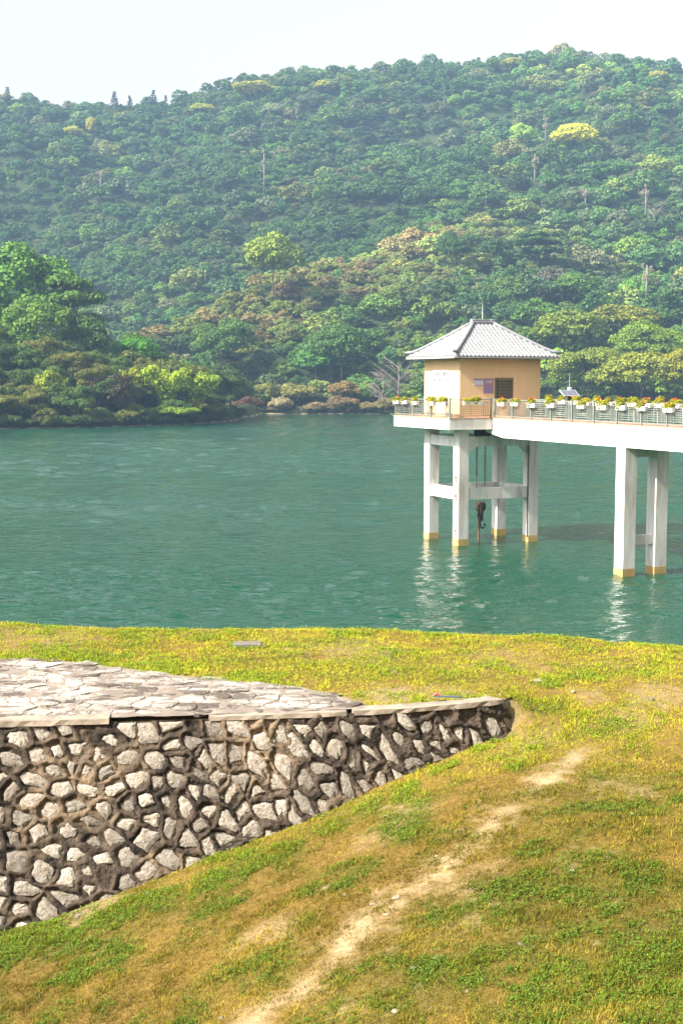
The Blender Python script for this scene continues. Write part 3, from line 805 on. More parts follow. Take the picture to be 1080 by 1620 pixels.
for x, y in ((-.31, -.08), (-.29, .08), (.29, -.08), (.31, .08)):
    MB().tube([(x, y, .1), (x * .95, y, 4.95)], .018, 6).build('cable', M['iron'], hb)

# ------------------------------------------------------------------ the house on the platform
house = frame('pump_house', HR, HL, ZD + .03)
tag(house, 'small peach house with grey tiled hip roof on the tower platform', 'house')
WT = ZE - .06 - (ZD + .03)
m_ = MB()
wx0, wx1, wz0, wz1 = 2.35, 3.62, 1.05, 2.32          # window opening in the long wall
# walls with a real opening
t = .22
m_.box(0, wx0, 0, t, 0, WT); m_.box(wx1, HW, 0, t, 0, WT); m_.box(wx0, wx1, 0, t, 0, wz0); m_.box(wx0, wx1, 0, t, wz1, WT)
m_.box(0, t, t, HD, 0, WT); m_.box(HW - t, HW, t, HD, 0, WT); m_.box(t, HW - t, HD - t, HD, 0, WT)
m_.build('wall', M['stucco'], house)
wdw = MB(); fz = .07
wdw.box(wx0, wx0 + fz, -.03, .1, wz0, wz1); wdw.box(wx1 - fz, wx1, -.03, .1, wz0, wz1)
wdw.box(wx0 + fz, wx1 - fz, -.03, .1, wz0, wz0 + fz); wdw.box(wx0 + fz, wx1 - fz, -.03, .1, wz1 - fz * 2, wz1)
wd = wdw.build('window', M['winframe'], house)
MB().box(wx0 + fz, wx1 - fz, .06, .075, wz0 + fz, wz1 - fz * 2).build('pane', M['glass'], wd)
for k in range(1, 6):
    z = wz0 + fz + (wz1 - wz0 - 3 * fz) * k / 6
    MB().box(wx0 + fz, wx1 - fz, -.012, .012, z - .018, z + .018).build('window_bar', M['winframe'], wd)
MB().box(wx0 + .30, wx0 + .36, -.02, .02, wz0 + fz, wz1 - 2 * fz).build('mullion', M['winframe'], wd)

def wall_text(body, size, material, parent, mtx, name='lettering'):
    cu = bpy.data.curves.new(name, 'FONT'); cu.body = body; cu.size = size; cu.align_x = 'CENTER'; cu.align_y = 'CENTER'; cu.extrude = .003; cu.offset = .004
    cu.materials.append(material)
    tmp = bpy.data.objects.new(name, cu); col.objects.link(tmp)
    me = bpy.data.meshes.new_from_object(tmp.evaluated_get(bpy.context.evaluated_depsgraph_get()))
    bpy.data.objects.remove(tmp); bpy.data.curves.remove(cu)
    o = link(name, me, material, parent); o.matrix_local = mtx; return o
# board on the short outer wall (faces -u)
sy0, sy1 = 1.35, 3.25
sg = MB().box(-.03, -.003, sy0, sy1, 1.70, 2.78).build('sign_board', M['signw'], house)
face_out = Matrix(((0, 0, -1, 0), (-1, 0, 0, 0), (0, 1, 0, 0), (0, 0, 0, 1)))
for txt, sz, z, mt, yc in (('水源水库重地', .30, 2.50, M['ink'], 2.3), ('禁止游泳 钓鱼', .30, 2.12, M['ink'], 2.3), ('水库管理处', .15, 1.84, M['ink_blue'], 1.95)):
    wall_text(txt, sz, mt, sg, Matrix.Translation((-.034, yc, z)) @ face_out)
front = Matrix(((1, 0, 0, 0), (0, 0, -1, 0), (0, 1, 0, 0), (0, 0, 0, 1)))
n1 = MB().box(.93, 1.56, -.025, -.003, 1.86, 2.26).build('notice', M['notice'], house)
MB().box(.93, 1.56, -.030, -.026, 2.16, 2.26).build('notice_heading', M['purple'], n1)
MB().box(.93, 1.56, -.030, -.026, 1.86, 1.89).build('notice_foot', M['purple'], n1)
n2 = MB().box(1.60, 2.26, -.025, -.003, 1.40, 2.28).build('notice', M['purple'], house)
MB().box(1.60, 2.26, -.030, -.026, 1.86, 2.28).build('notice_heading', M['mauve'], n2)
wall_text('公示栏', .15, M['notice'], n2, Matrix.Translation((1.93, -.033, 2.06)) @ front)

# roof: hipped, gently hollow, rows of barrel tiles
OV = .84; ez = ZE - (ZD + .03); RH = 1.98; X0, X1, Y0, Y1 = -OV, HW + OV, -OV, HD + OV
inset = (Y1 - Y0) / 2 - .14; 
def roof_h(d):                                       # height above the eave at a distance d in from it
    s = min(max(d / inset, 0), 1); return RH * (.92 * s + .08 * s * s)
roof_b = MB(); nst = 6; rings = []
for k in range(nst + 1):
    d = inset * k / nst; z = ez + .10 + roof_h(d); rings.append([(X0 + d, Y0 + d, z), (X1 - d, Y0 + d, z), (X1 - d, Y1 - d, z), (X0 + d, Y1 - d, z)])
rings = [[(x, y, ez) for x, y, z in rings[0]]] + rings
roof_b.rings(rings)
roof = roof_b.build('roof', M['tile'], house)
fas = MB()
fas.box(X0 + .02, X1 - .02, Y0 - .02, Y0 + .06, ez - .03, ez + .085); fas.box(X0 + .02, X1 - .02, Y1 - .06, Y1 + .02, ez - .03, ez + .085)
fas.box(X0 - .02, X0 + .06, Y0 + .063, Y1 - .063, ez - .03, ez + .085); fas.box(X1 - .06, X1 + .02, Y0 + .063, Y1 - .063, ez - .03, ez + .085)
fas.build('fascia', M['eave'], roof)
def tile_row(axis, side, s):
    """a row of barrel tiles running up the slope at position s along the eave"""
    lo, hi = (X0, X1) if axis == 'x' else (Y0, Y1)
    dmax = min(s - lo, hi - s, inset) - .04
    if dmax < .12: return None
    n = max(2, int(dmax / .24)); r0 = .075; rings = []
    for k in range(n + 1):
        d = -.05 + (dmax + .05) * k / n
        for rr in ((r0 * .84, r0 * 1.05) if 0 < k < n else ((r0 * 1.05,) if k == 0 else (r0 * .84,))):
            z = ez + .10 + roof_h(max(d, 0)) - .012; ring = []
            for q in range(7):
                a = math.pi * q / 6; off, up = math.cos(a) * rr, math.sin(a) * rr
                if axis == 'x': y = Y0 + d if side < 0 else Y1 - d; ring.append((s + off, y, z + up))
                else: x = X0 + d if side < 0 else X1 - d; ring.append((x, s + off, z + up))
            rings.append(ring)
    b = MB(); b.rings(rings); return b
for axis, lo, hi in (('x', X0, X1), ('y', Y0, Y1)):
    n = int(round((hi - lo) / .262))
    for side in (-1, 1):
        for k in range(1, n):
            b = tile_row(axis, side, lo + (hi - lo) * k / n)
            if b: b.build('tile_row', M['tile'], roof)
zt_ = ez + .10 + RH
for x, y, sx, sy in ((X0, Y0, 1, 1), (X1, Y0, -1, 1), (X0, Y1, 1, -1), (X1, Y1, -1, -1)):
    pts = []
    for k in range(9):
        d = -.06 + (inset + .06) * k / 8; up = .16 * max(0, 1 - d / .6) ** 2
        pts.append((x + sx * d, y + sy * d, ez + .16 + roof_h(max(d, 0)) + up))
    b = MB(); b.tube(pts, [.06] + [.10] * 8, 8); b.build('hip_ridge', M['ridge'], roof, smooth=True)
    b = MB(); b.tube([pts[0], (x - sx * .12, y - sy * .12, ez + .40), (x - sx * .13, y - sy * .13, ez + .50)], [.07, .05, .02], 7); b.build('ridge_tip', M['ridge'], roof, smooth=True)
rx0, rx1, ry = X0 + inset, X1 - inset, (Y0 + Y1) / 2
MB().box(rx0 - .02, rx1 + .02, ry - .22, ry + .22, zt_ - .2, zt_ + .16, .03).build('top_ridge', M['ridge'], roof)
MB().box(rx0 - .10, rx0 + .18, ry - .17, ry + .17, zt_ - .1, zt_ + .28, .04).build('ridge_end', M['ridge'], roof)
MB().box(rx1 - .18, rx1 + .10, ry - .17, ry + .17, zt_ - .1, zt_ + .28, .04).build('ridge_end', M['ridge'], roof)
MB().box(rx0 + .18, rx1 - .18, ry - .10, ry + .10, zt_ + .155, zt_ + .27, .02).build('ridge_tile', M['ridge'], roof)
lr = frame('lightning_rod', HR + (rx0 + rx1) / 2, HL + ry, ZD + .03 + zt_ + .26)
tag(lr, 'thin metal lightning rod on the ridge of the tiled roof', 'lightning rod')
MB().tube([(0, 0, -.02), (0, 0, .7)], .022, 6).build('mast', M['metal'], lr); MB().tube([(0, 0, .7), (0, 0, 1.15)], [.014, .004], 6).build('point', M['metal'], lr)

# ------------------------------------------------------------------ footbridge
BL = 26.0                                            # it runs on past the picture's edge to the bank
bridge = frame('footbridge', BRL + BW / 2, PLF, 0)
tag(bridge, 'white concrete footbridge leading from the bank to the tower', 'bridge')
h = BW / 2
MB().box(-h, h, -BL, -.003, ZD - .30, ZD - .03, .012).build('deck_slab', M['slab'], bridge)
MB().box(-h - .03, h + .03, -BL, -.045, ZD - .027, ZD + .026).build('deck', M['deck'], bridge)
for x in (-h + .05, h - .05 - .38):
    b = MB(); b.rings([[(xx, 0 - .01, ZD - .302), (xx, -BL, ZD - .302), (xx, -BL, GZB), (xx, -1.2, GZB), (xx, .75, GZB + .28), (xx, .75, ZD - .67), (xx, -.01, ZD - .67)] for xx in (x, x + .38)])
    b.build('girder', M['slab'], bridge)
for t_p in (PT, PT + 11.5):
    cs2 = .74
    for x in (-h + PIN + .03, -h + PIN + .03 + PSP):
        c = MB().box(x - cs2 / 2, x + cs2 / 2, -t_p - cs2 / 2, -t_p + cs2 / 2, -1.2, GZB - .003, .02).build('pier_column', M['white'], bridge)
        MB().box(x - cs2 / 2 - .006, x + cs2 / 2 + .006, -t_p - cs2 / 2 - .006, -t_p + cs2 / 2 + .006, -.9, .38).build('base_band', M['band'], c)
    x0_ = -h + PIN + .03 + cs2 / 2
    MB().box(x0_ - .003, x0_ + PSP - cs2 + .003, -t_p - .2, -t_p + .2, 1.55, 2.0).build('cross_beam', M['white'], bridge)
    MB().box(x0_ - .003, x0_ + PSP - cs2 + .003, -t_p - .3, -t_p + .3, GZB - .5, GZB - .004).build('cap_beam', M['white'], bridge)
    if t_p == PT:                                    # long rust weep down the outer face
        xf = -h + PIN + .03 - cs2 / 2
        g = np.random.default_rng(4); z = 6.2
        while z > 1.6:
            L = g.uniform(.25, .8); b = MB(); w1 = g.uniform(.012, .035); yy = -t_p + .06 + g.uniform(-.02, .02)
            b.box(xf - .004, xf + .01, yy - w1, yy + w1, z - L, z); b.build('rust_streak', M['rust'], bridge); z -= L + g.uniform(0, .12)

# ------------------------------------------------------------------ railings
def panel_mesh(L):
    b = MB(); r = .018
    b.box(.04, L - .04, -.028, .028, 1.02, 1.07); b.box(.04, L - .04, -.02, .02, .90, .93); b.box(.04, L - .04, -.022, .022, .09, .13)
    nb = 4
    for k in range(1, nb + 1):
        for x in (.04 + k * .115, L - .04 - k * .115): b.box(x - .013, x + .013, -.013, .013, .13, .90)
    xa, xb = .04 + nb * .115, L - .04 - nb * .115
    for k in range(1, 7):
        z = .13 + .77 * k / 7; b.box(xa + .013, xb - .013, -.011, .011, z - .012, z + .012)
    if xb - xa > .6: b.box((xa + xb) / 2 - .012, (xa + xb) / 2 + .012, -.018, -.0112, .13, .90)
    return b.mesh('railing_panel')
post_me = None
def post(parent, x, y):
    global post_me
    if post_me is None:
        b = MB(); b.box(-.045, .045, -.045, .045, 0, 1.12, .006); b.box(-.06, .06, -.06, .06, 1.122, 1.15, .005); post_me = b.mesh('railing_post')
    return link('post', post_me, M['rail'], parent, (x, y, 0))
meshes = {}
def run(parent, p, q, npan):
    p, q = Vector(p), Vector(q); d = (q - p); L = d.length / npan; a = math.atan2(d.y, d.x)
    key = round(L, 3)
    if key not in meshes: meshes[key] = panel_mesh(L)
    for k in range(npan):
        s = p + d * k / npan; link('panel', meshes[key], M['rail'], parent, (s.x, s.y, 0), (0, 0, a))
    for k in range(npan + 1):
        s = p + d * k / npan; yield s
zr = ZD + .03
pr_ = frame('platform_railing', PR, PLF, zr)
tag(pr_, 'grey green metal railing around the tower platform', 'railing')
i_ = .10; seen = set()
for (p, q, n) in (((i_, i_), (i_, PLEN - i_), 3), ((i_, i_), (2.82 - .02, i_), 1), ((i_, PLEN - i_), (PWID - i_, PLEN - i_), 4), ((PWID - i_, PLEN - i_), (PWID - i_, i_), 3), ((2.82 + BW, i_), (PWID - i_, i_), 1)):
    for s in run(pr_, (*p, 0), (*q, 0), n):
        k = (round(s.x, 2), round(s.y, 2))
        if k not in seen: seen.add(k); post(pr_, s.x, s.y)
NB = 11; PANL = 1.98
rails = []
for nm, x in (('lake side', -h + .10), ('far side', h - .10)):
    ro = frame('bridge_railing', BRL + h, PLF, zr)
    tag(ro, 'grey green metal railing along the footbridge edge, ' + ('above the streaked pier face' if x < 0 else 'on the side behind the solar lamp'), 'railing', 'railings of the footbridge')
    for k, s in enumerate(run(ro, (x, -.10 if x > 0 else -.12, 0), (x, -.10 - NB * PANL, 0), NB)): post(ro, s.x, s.y)
    rails.append(ro)

# ------------------------------------------------------------------ flower boxes hung on the railings
def blob_leaves(g, n, cx, cy, cz, rx, ry, rz, size):
    d = g.normal(size=(n, 3)); d /= np.linalg.norm(d, axis=1)[:, None]; rad = g.uniform(.35, 1, (n, 1)) ** .5
    c = d * rad * np.array([rx, ry, rz]) + np.array([cx, cy, cz])
    nn = d + g.normal(0, .8, (n, 3)); nn /= np.linalg.norm(nn, axis=1)[:, None]
    t = np.cross(nn, g.normal(size=(n, 3))); t /= np.linalg.norm(t, axis=1)[:, None]; bt = np.cross(nn, t)
    s = size * g.uniform(.6, 1.3, (n, 1))
    return np.stack([c - t * s, c + bt * s * .6, c + t * s, c - bt * s * .6], 1).reshape(-1, 3)
def quads(V): return np.arange(len(V), dtype=np.int32).reshape(-1, 4)
pv = []
for k in range(4):
    g = np.random.default_rng(100 + k)
    V = np.concatenate([blob_leaves(g, 110, g.uniform(-.28, .28), g.uniform(-.04, .04), .16 + g.uniform(-.04, .08), .20, .15, .15, .045) for _ in range(4)] + [blob_leaves(g, 60, g.uniform(-.3, .3), -.10, .04, .14, .10, .12, .04)])
    fl = np.concatenate([blob_leaves(g, 16, g.uniform(-.32, .32), g.uniform(-.06, .06), .30 + g.uniform(-.05, .07), .07, .07, .05, .034) for _ in range((6, 3, 7, 4)[k])])
    pv.append((fast_mesh('foliage', V, quads(V)), fast_mesh('blossom', fl, quads(fl))))
bx_b = MB(); bx_b.rings([[(sx * (.36 + i), sy * (.085 + i * .6), z) for sx, sy in ((-1, -1), (1, -1), (1, 1), (-1, 1))] for z, i in ((-.12, 0), (.08, .03), (.081, .05), (.105, .05), (.106, .035), (.07, .028))]); box_me = bx_b.mesh('trough')
bl_b = MB(); bl_b.rings([[(sx * (.70 + i), sy * (.10 + i * .6), z) for sx, sy in ((-1, -1), (1, -1), (1, 1), (-1, 1))] for z, i in ((-.12, 0), (.08, .03), (.081, .05), (.105, .05), (.106, .035), (.07, .028))]); boxl_me = bl_b.mesh('long_trough')
soil_me = MB().box(-.37, .37, -.09, .09, .04, .085).mesh('soil')
nplant = 0
def planter(u, v, z, rz, var, label, group, long=False):
    global nplant
    e = empty('flower_box', to_world(u, v, z + random.uniform(-.03, .03)), AZ + rz + random.uniform(-.05, .05)); e.scale = (random.uniform(.85, 1.12),) * 3; tag(e, label, 'flower box', group)
    link('trough', boxl_me if long else box_me, M['box'], e)
    for k, x in enumerate((-.34, .34) if long else (0,)):
        vv = (var + k) % 4
        link('soil', soil_me, M['soil'], e, (x, 0, 0)); f = link('foliage', pv[vv][0], M['plant'], e, (x, 0, 0)); f.scale = (1.0, 1.2, random.uniform(.9, 1.35))
        if random.random() < .7: link('blossom', pv[vv][1], None, e, (x, 0, 0), (0, 0, random.choice((0, math.pi))))
    for x in (-.2, .2): MB().box(x - .012, x + .012, .09, .20, .03, .055).build('bracket', M['rail'], e)
    nplant += 1
for k, m_b in enumerate(('petal', 'petal_gold', 'petal', 'petal_pink')): pv[k][1].materials.append(M[m_b])
def t_at(px, u, z):                                   # distance along the bridge at which a picture column falls
    ts = np.linspace(-1, 24, 2500); w = [to_world(u, PLF - t, z) for t in (0, 1)]
    x = w[0].x + (w[1].x - w[0].x) * ts; y = w[0].y + (w[1].y - w[0].y) * ts
    return float(np.interp(px, project(x, y, np.full_like(x, z))[0], ts))
ul = BRL - .03; zb = ZD + .86
ORD = 'first second third fourth fifth sixth seventh eighth ninth tenth eleventh twelfth'.split()
for k, px in enumerate((793, 814, 841, 871, 919, 952, 982, 1014, 1057, 1090, 1125)):
    planter(ul, PLF - t_at(px, ul, zb), zb, -math.pi / 2, k, 'white flower trough hung outside the footbridge railing over the water, %s from the tower' % ORD[k], 'flower boxes on the water side of the footbridge')
ur = BRL + BW - .26
for k, px in enumerate((868, 888, 908, 926, 944, 962, 981, 1000, 1022, 1044, 1068, 1094)):
    planter(ur, PLF - t_at(px, ur, zb), zb + .1, -math.pi / 2, k + 2, 'flower trough on the inner railing across the footbridge walkway, %s from the tower' % ORD[k], 'flower boxes on the inner side of the footbridge')
planter(PR + 1.5, PLF - .05, zb, 0, 1, 'long grey trough of yellow green flowers on the railing below the notices', None, True)
for k, dv in enumerate((.75, 2.2, 4.3, 5.6, 6.7)):
    planter(PR - .03, PLF + dv, zb, -math.pi / 2, k, 'yellow flower trough on the platform railing, %s from the corner by the notices' % ORD[k], 'flower boxes on the platform side with the lettered wall')
print('planters', nplant)

# solar lamp mast on the bridge
us_ = BRL + .28; ts_ = t_at(900, us_, ZD + 1.5)
so = empty('solar_station', to_world(us_, PLF - ts_, ZD + .03), AZ)
tag(so, 'small tilted solar panel on a post with antenna beside the footbridge railing', 'solar panel')
MB().tube([(0, 0, 0), (0, 0, 1.42)], .04, 8).build('post', M['metal'], so)
pn = MB().box(-.46, .46, -.33, .33, -.02, .02).build('panel_frame', M['metal'], so, (0, 0, 1.50), (R(26), 0, R(-8)))
for k in range(3):
    MB().box(-.43 + k * .29, -.43 + k * .29 + .28, -.30, .30, .021, .026).build('cell', M['solar'], pn)
MB().box(-.09, .09, -.07, .07, 1.10, 1.36, .01).build('control_box', M['iron'], so)
MB().box(.16, .34, .30, .44, 1.55, 1.80, .02).build('sensor', M['box'], so)
MB().tube([(.25, .37, 0), (.25, .37, 1.8)], .02, 6).build('mast', M['metal'], so)
MB().tube([(.25, .37, 1.78), (.25, .37, 2.55)], [.012, .006], 6).build('antenna', M['metal'], so)
# ------------------------------------------------------------------ trees
def crown_mesh(name, seed, nclump, nleaf, leaf, style='round', material=None):
    g = np.random.default_rng(seed); C = []
    if style == 'round':
        for k in range(nclump):
            a = g.uniform(0, 6.28); e = math.asin(g.uniform(-.45, 1)); r = g.uniform(.50, .78)
            C.append((math.cos(a) * math.cos(e) * r, math.sin(a) * math.cos(e) * r, math.sin(e) * r * .85, g.uniform(.20, .36)))
    elif style == 'flat':                            # layered umbrella tiers
        for k in range(nclump):
            tier = g.integers(0, 3); a = g.uniform(0, 6.28); r = g.uniform(.25, .85) * (1 - .22 * tier)
            C.append((math.cos(a) * r, math.sin(a) * r, -.25 + .38 * tier + g.uniform(-.08, .08), g.uniform(.22, .36)))
    elif style == 'tall':
        for k in range(nclump):
            z = g.uniform(-.8, .95); rr = .55 * math.sqrt(max(.05, 1 - (z * .95) ** 2)) ; a = g.uniform(0, 6.28); r = rr * g.uniform(.4, 1)
            C.append((math.cos(a) * r, math.sin(a) * r, z, g.uniform(.16, .28)))
    elif style == 'bush':
        for k in range(nclump):
            a = g.uniform(0, 6.28); r = g.uniform(.1, .75); C.append((math.cos(a) * r, math.sin(a) * r, (.55 - .5 * r) * g.uniform(-.4, 1.0), g.uniform(.22, .38)))
    elif style == 'plume':                           # arching sprays
        for k in range(nclump):
            a = g.uniform(0, 6.28); L = g.uniform(.6, 1.05)
            for q in range(5):
                s = (q + 1) / 5; C.append((math.cos(a) * L * s * .75, math.sin(a) * L * s * .75, -.6 + 1.35 * math.sin(s * 1.9) * L, .13 + .05 * s))
    C = np.array(C); V = []
    per = max(4, int(nleaf / len(C)))
    for c in C:
        n = per; d = g.normal(size=(n, 3)); d[:, 2] = np.where(d[:, 2] < -.3, -d[:, 2], d[:, 2]); d /= np.linalg.norm(d, axis=1)[:, None]
        sq = np.array([1, 1, .55 if style == 'flat' else .82])
        p = c[:3] + d * c[3] * g.uniform(.72, 1.06, (n, 1)) * sq
        D = np.linalg.norm((p[:, None, :] - C[None, :, :3]) / sq, axis=2) / C[None, :, 3]
        p, d = p[(D > .70).all(1)], d[(D > .70).all(1)]
        n = len(p)
        if n == 0: continue
        nn = d + g.normal(0, .55, (n, 3)); nn /= np.linalg.norm(nn, axis=1)[:, None]
        t = np.cross(nn, g.normal(size=(n, 3))); t /= np.linalg.norm(t, axis=1)[:, None]; bt = np.cross(nn, t)
        s = leaf * g.uniform(.55, 1.35, (n, 1))
        V.append(np.stack([p - t * s, p + bt * s * .62, p + t * s, p - bt * s * .62], 1).reshape(-1, 3))
    V = np.concatenate(V); me = fast_mesh(name, V, quads(V))
    me.materials.append(material or M['leaf']); return me
def trunk_mesh(name, seed, limbs=5, lean=.05):
    """unit tree: foot at z=0, fork about z=.55, limbs to z=1"""
    g = np.random.default_rng(seed); b = MB()
    b.tube([(0, 0, -.04), (lean * .3, 0, .25), (lean, lean, .55), (lean, lean * 1.3, .85)], [.045, .034, .026, .012], 7)
    for k in range(limbs):
        a = 6.28 * k / limbs + g.uniform(-.4, .4); z = g.uniform(.38, .6); r = g.uniform(.22, .36)
        b.tube([(lean * .8, lean * .8, z), (math.cos(a) * r * .5, math.sin(a) * r * .5, z + .17), (math.cos(a) * r, math.sin(a) * r, z + .32)], [.02, .013, .006], 5)
    return b.mesh(name, True)
STY = ['round', 'round', 'round', 'flat', 'tall', 'bush', 'round', 'flat']
LOW = [crown_mesh('crown', 200 + k, (26, 34, 22, 24, 24, 20, 30, 18)[k], 2200, .074, STY[k]) for k in range(8)]
HI = [crown_mesh('crown', 300 + k, (46, 60, 40, 34, 44, 34)[k], (22000, 13000, 22000, 13000, 13000, 13000)[k], (.033, .046, .033, .046, .046, .046)[k], ('round', 'round', 'round', 'flat', 'plume', 'bush')[k]) for k in range(6)]
TRUNK = [trunk_mesh('trunk', 400 + k) for k in range(3)]
for t_m in TRUNK: t_m.materials.append(M['bark'])
def make_tree(name, label, cat, group, foot, height, rx, rz, tint, crown, rot=0, trunk=None, cz=None):
    """foot on the ground, crown of half-width rx and half-height rz topping out at `height`"""
    e = empty(name, foot, rot); tag(e, label, cat, group)
    c = link('crown', crown, None, e, (0, 0, (height - rz * .92) if cz is None else cz)); c.scale = (rx * random.uniform(.88, 1.12), rx * random.uniform(.88, 1.12), rz); c.color = (*tint, 1)
    if trunk is not None:
        t = link('trunk', trunk, None, e); s = max(height - rz * .45, .5); t.scale = (max(rx * .9, s * .5),) * 2 + (s,)
    return e
def hit_hill(px, py, lift=0.0):
    d = ray(px, py); ts = np.arange(225, 900, .5); zz = hill_z(d.x * ts, ts) + lift; z = CAM_H + d.z * ts
    k = np.argmax(z < zz) if (z < zz).any() else len(ts) - 1
    return Vector((d.x * ts[k], ts[k], float(hill_z(d.x * ts[k], ts[k]))))

# --- the wood on the hillside: positions, sizes and colours
def wood_points():
    g = np.random.default_rng(29); N0 = 56000
    yy = np.sqrt(g.uniform(372.0 ** 2, 915.0 ** 2, N0)); xx = g.uniform(-1, 1, N0) * (.38 * yy + 30)
    zz = hill_z(xx, yy); sdd = np.interp(xx, SPX, SPD); on_spur = (np.abs(yy - sdd + 35) < 50) & (xx < SPX[9]) & (fbm(xx * .03, yy * .03, 3) > .40)
    rr = np.where(on_spur, g.uniform(2.6, 4.6, N0), 3.1 + 5.8 * g.random(N0) ** 1.9)
    cell = {}; pts = []
    order_ = np.argsort(-rr[:2600]).tolist() + list(range(2600, N0))
    for i in order_:
        X, Y, r = xx[i], yy[i], rr[i]; c = (int(X // 9), int(Y // 9)); ok = True
        for ci_ in range(c[0] - 2, c[0] + 3):
            for cj in range(c[1] - 2, c[1] + 3):
                for q in cell.get((ci_, cj), ()):
                    if (q[0] - X) ** 2 + (q[1] - Y) ** 2 < (.61 * (q[2] + r)) ** 2: ok = False; break
                if not ok: break
            if not ok: break
        if ok: cell.setdefault(c, []).append((X, Y, r)); pts.append((X, Y, r, zz[i]))
    p = np.array(pts); x, y, rad, z = p.T
    k = (z > .8) & (y > shore_y(x) + 5) & ~((x < SHP[-1].x + 3) & (y < 372)); x, y, z, rad = x[k], y[k], z[k], rad[k]
    px, py = project(x, y, z + 7); k = (px > -330) & (px < 1410); x, y, z, px, py, rad = x[k], y[k], z[k], px[k], py[k], rad[k]
    # drop what lies in a hollow behind nearer slopes
    vis = np.ones(len(x), bool)
    for f in np.linspace(.42, .985, 40):
        vis &= (CAM_H + (z + 16 - CAM_H) * f) > hill_z(x * f, y * f)
    x, y, z, px, py, rad = x[vis], y[vis], z[vis], px[vis], py[vis], rad[vis]
    n = len(x)
    sd = np.interp(x, SPX, SPD); sz = np.interp(x, SPX, SPZ)
    spurz = sstep(-.75, -.25, (y - sd) / 150) * sstep(40, 0, y - sd) * sstep(SPX[10], SPX[8] - 10, x) * sstep(.3, .48, fbm(x * .02, y * .02, 3) + .14)
    spurz = np.where(px > 720, spurz * .55, spurz)
    low_right = sstep(560, 700, px) * sstep(470, 540, py)
    rad = rad * 1.06
    hgt = rad * g.uniform(1.15, 1.55, n); hgt = np.where(spurz > .45, rad * g.uniform(.95, 1.25, n), hgt)
    pal = {'deep': ((.030, .075, .026), (.040, .090, .022), (.050, .105, .026), (.034, .066, .034)),
           'olive': ((.120, .140, .035), (.145, .140, .050), (.165, .140, .062), (.135, .165, .038), (.175, .180, .060)),
           'red': ((.165, .078, .055), (.19, .10, .075), (.15, .08, .055)),
           'lime': ((.095, .155, .022), (.118, .168, .026), (.075, .130, .022)),
           'grey': ((.105, .110, .085), (.13, .12, .10), (.09, .10, .075))}
    tint = np.zeros((n, 3)); kind = np.zeros(n, int); var = np.zeros(n, int); names = list(pal)
    patch = fbm(x * .018 + 9, y * .018, 19); redn = fbm(x * .028 + 3, y * .028, 23)
    broad = .62 + .80 * fbm(x * .013 + 2, y * .013 + 7, 131, 3)
    for i in range(n):
        r = g.random()
        if spurz[i] > .35 and r < .86: nm = 'red' if (redn[i] > .55 and g.random() < .4) else 'olive'
        elif low_right[i] > .5 and r < .72: nm = 'lime' if g.random() < .75 else 'olive'
        elif 0 < y[i] - sd[i] < 120 and px[i] < 760 and r < .9: nm = 'deep'  # dark tints stand in for shade in the gully behind the spur
        elif r < .09: nm = 'grey'
        elif r < .07 + .26 * patch[i]: nm = 'olive'
        elif r < .40 and py[i] > 430: nm = 'lime'
        elif r > .955: nm = 'lime'
        else: nm = 'deep'
        zone = np.array([.135, .135, .048]) * spurz[i] + np.array([.052, .088, .028]) * (1 - spurz[i]) if low_right[i] < .5 else np.array([.105, .145, .024])
        c = np.array(pal[nm][g.integers(len(pal[nm]))]); tint[i] = (c * .62 + .38 * zone) * np.array([1.26, 1.48, 1.08]) * g.uniform(.68, 1.4) * broad[i] * (1 + g.normal(0, .06, 3)); kind[i] = names.index(nm)
        var[i] = g.choice([0, 1, 2, 6, 3, 7, 4, 5], p=[.2, .2, .17, .17, .08, .06, .07, .05]) if spurz[i] <= .45 else g.choice([5, 0, 2])
    hgt = np.where((var == 3) | (var == 7), hgt * .78, np.where(var == 5, hgt * .66, hgt))
    return x, y, z, px, py, rad, hgt, np.clip(tint, .01, .4), kind, var, names
wx, wy, wz, wpx, wpy, wrad, whgt, wtint, wkind, wvar, knames = wood_points()
print('wood', len(wx))
KCOL = {'deep': 'dark green', 'olive': 'olive brown', 'red': 'reddish brown', 'lime': 'bright yellow green', 'grey': 'dull grey green'}
def tree_words(i):
    nm = knames[wkind[i]]; r = wrad[i]; v = wvar[i]
    size = 'small' if r < 4.2 else 'mid sized' if r < 5.8 else 'large' if r < 7.2 else 'very large'
    shape = {3: 'layered', 7: 'layered', 4: 'upright', 5: 'bushy'}.get(int(v), 'rounded')
    where = ('beside the headland' if wpx[i] < 420 else 'over the waterline scrub' if wpx[i] < 640 else 'behind the house roof' if wpx[i] < 890 else 'beyond the footbridge')
    tier = 'at the slope foot' if wz[i] < 9 else 'on the lower slope' if wz[i] < 26 else 'halfway up the slope' if wz[i] < 60 else 'high on the slope'
    kind = 'bush' if nm == 'red' else 'tree'
    return '%s %s %s %s %s %s' % (size, KCOL[nm], shape, kind, tier, where), '%s %ss of the lower wood' % (KCOL[nm], kind), kind
order = np.argsort(-(wrad / wy) * (((wpx > -10) & (wpx < 1090)) * 1.0) * (1 + .6 * sstep(520, 400, wy)))
single = np.zeros(len(wx), bool); single[order[:262]] = True
gt = np.random.default_rng(31)
for i in np.where(single)[0]:
    nm = knames[wkind[i]]
    lab, grp, kd = tree_words(i)
    make_tree('bush' if kd == 'bush' else 'broadleaf_tree', lab, kd, grp, (float(wx[i]), float(wy[i]), float(wz[i]) - .2),
              float(whgt[i]), float(wrad[i]), float(wrad[i] * gt.uniform(.75, 1.0)), tuple(wtint[i]), LOW[wvar[i]], gt.uniform(0, 6.28), TRUNK[i % 3])

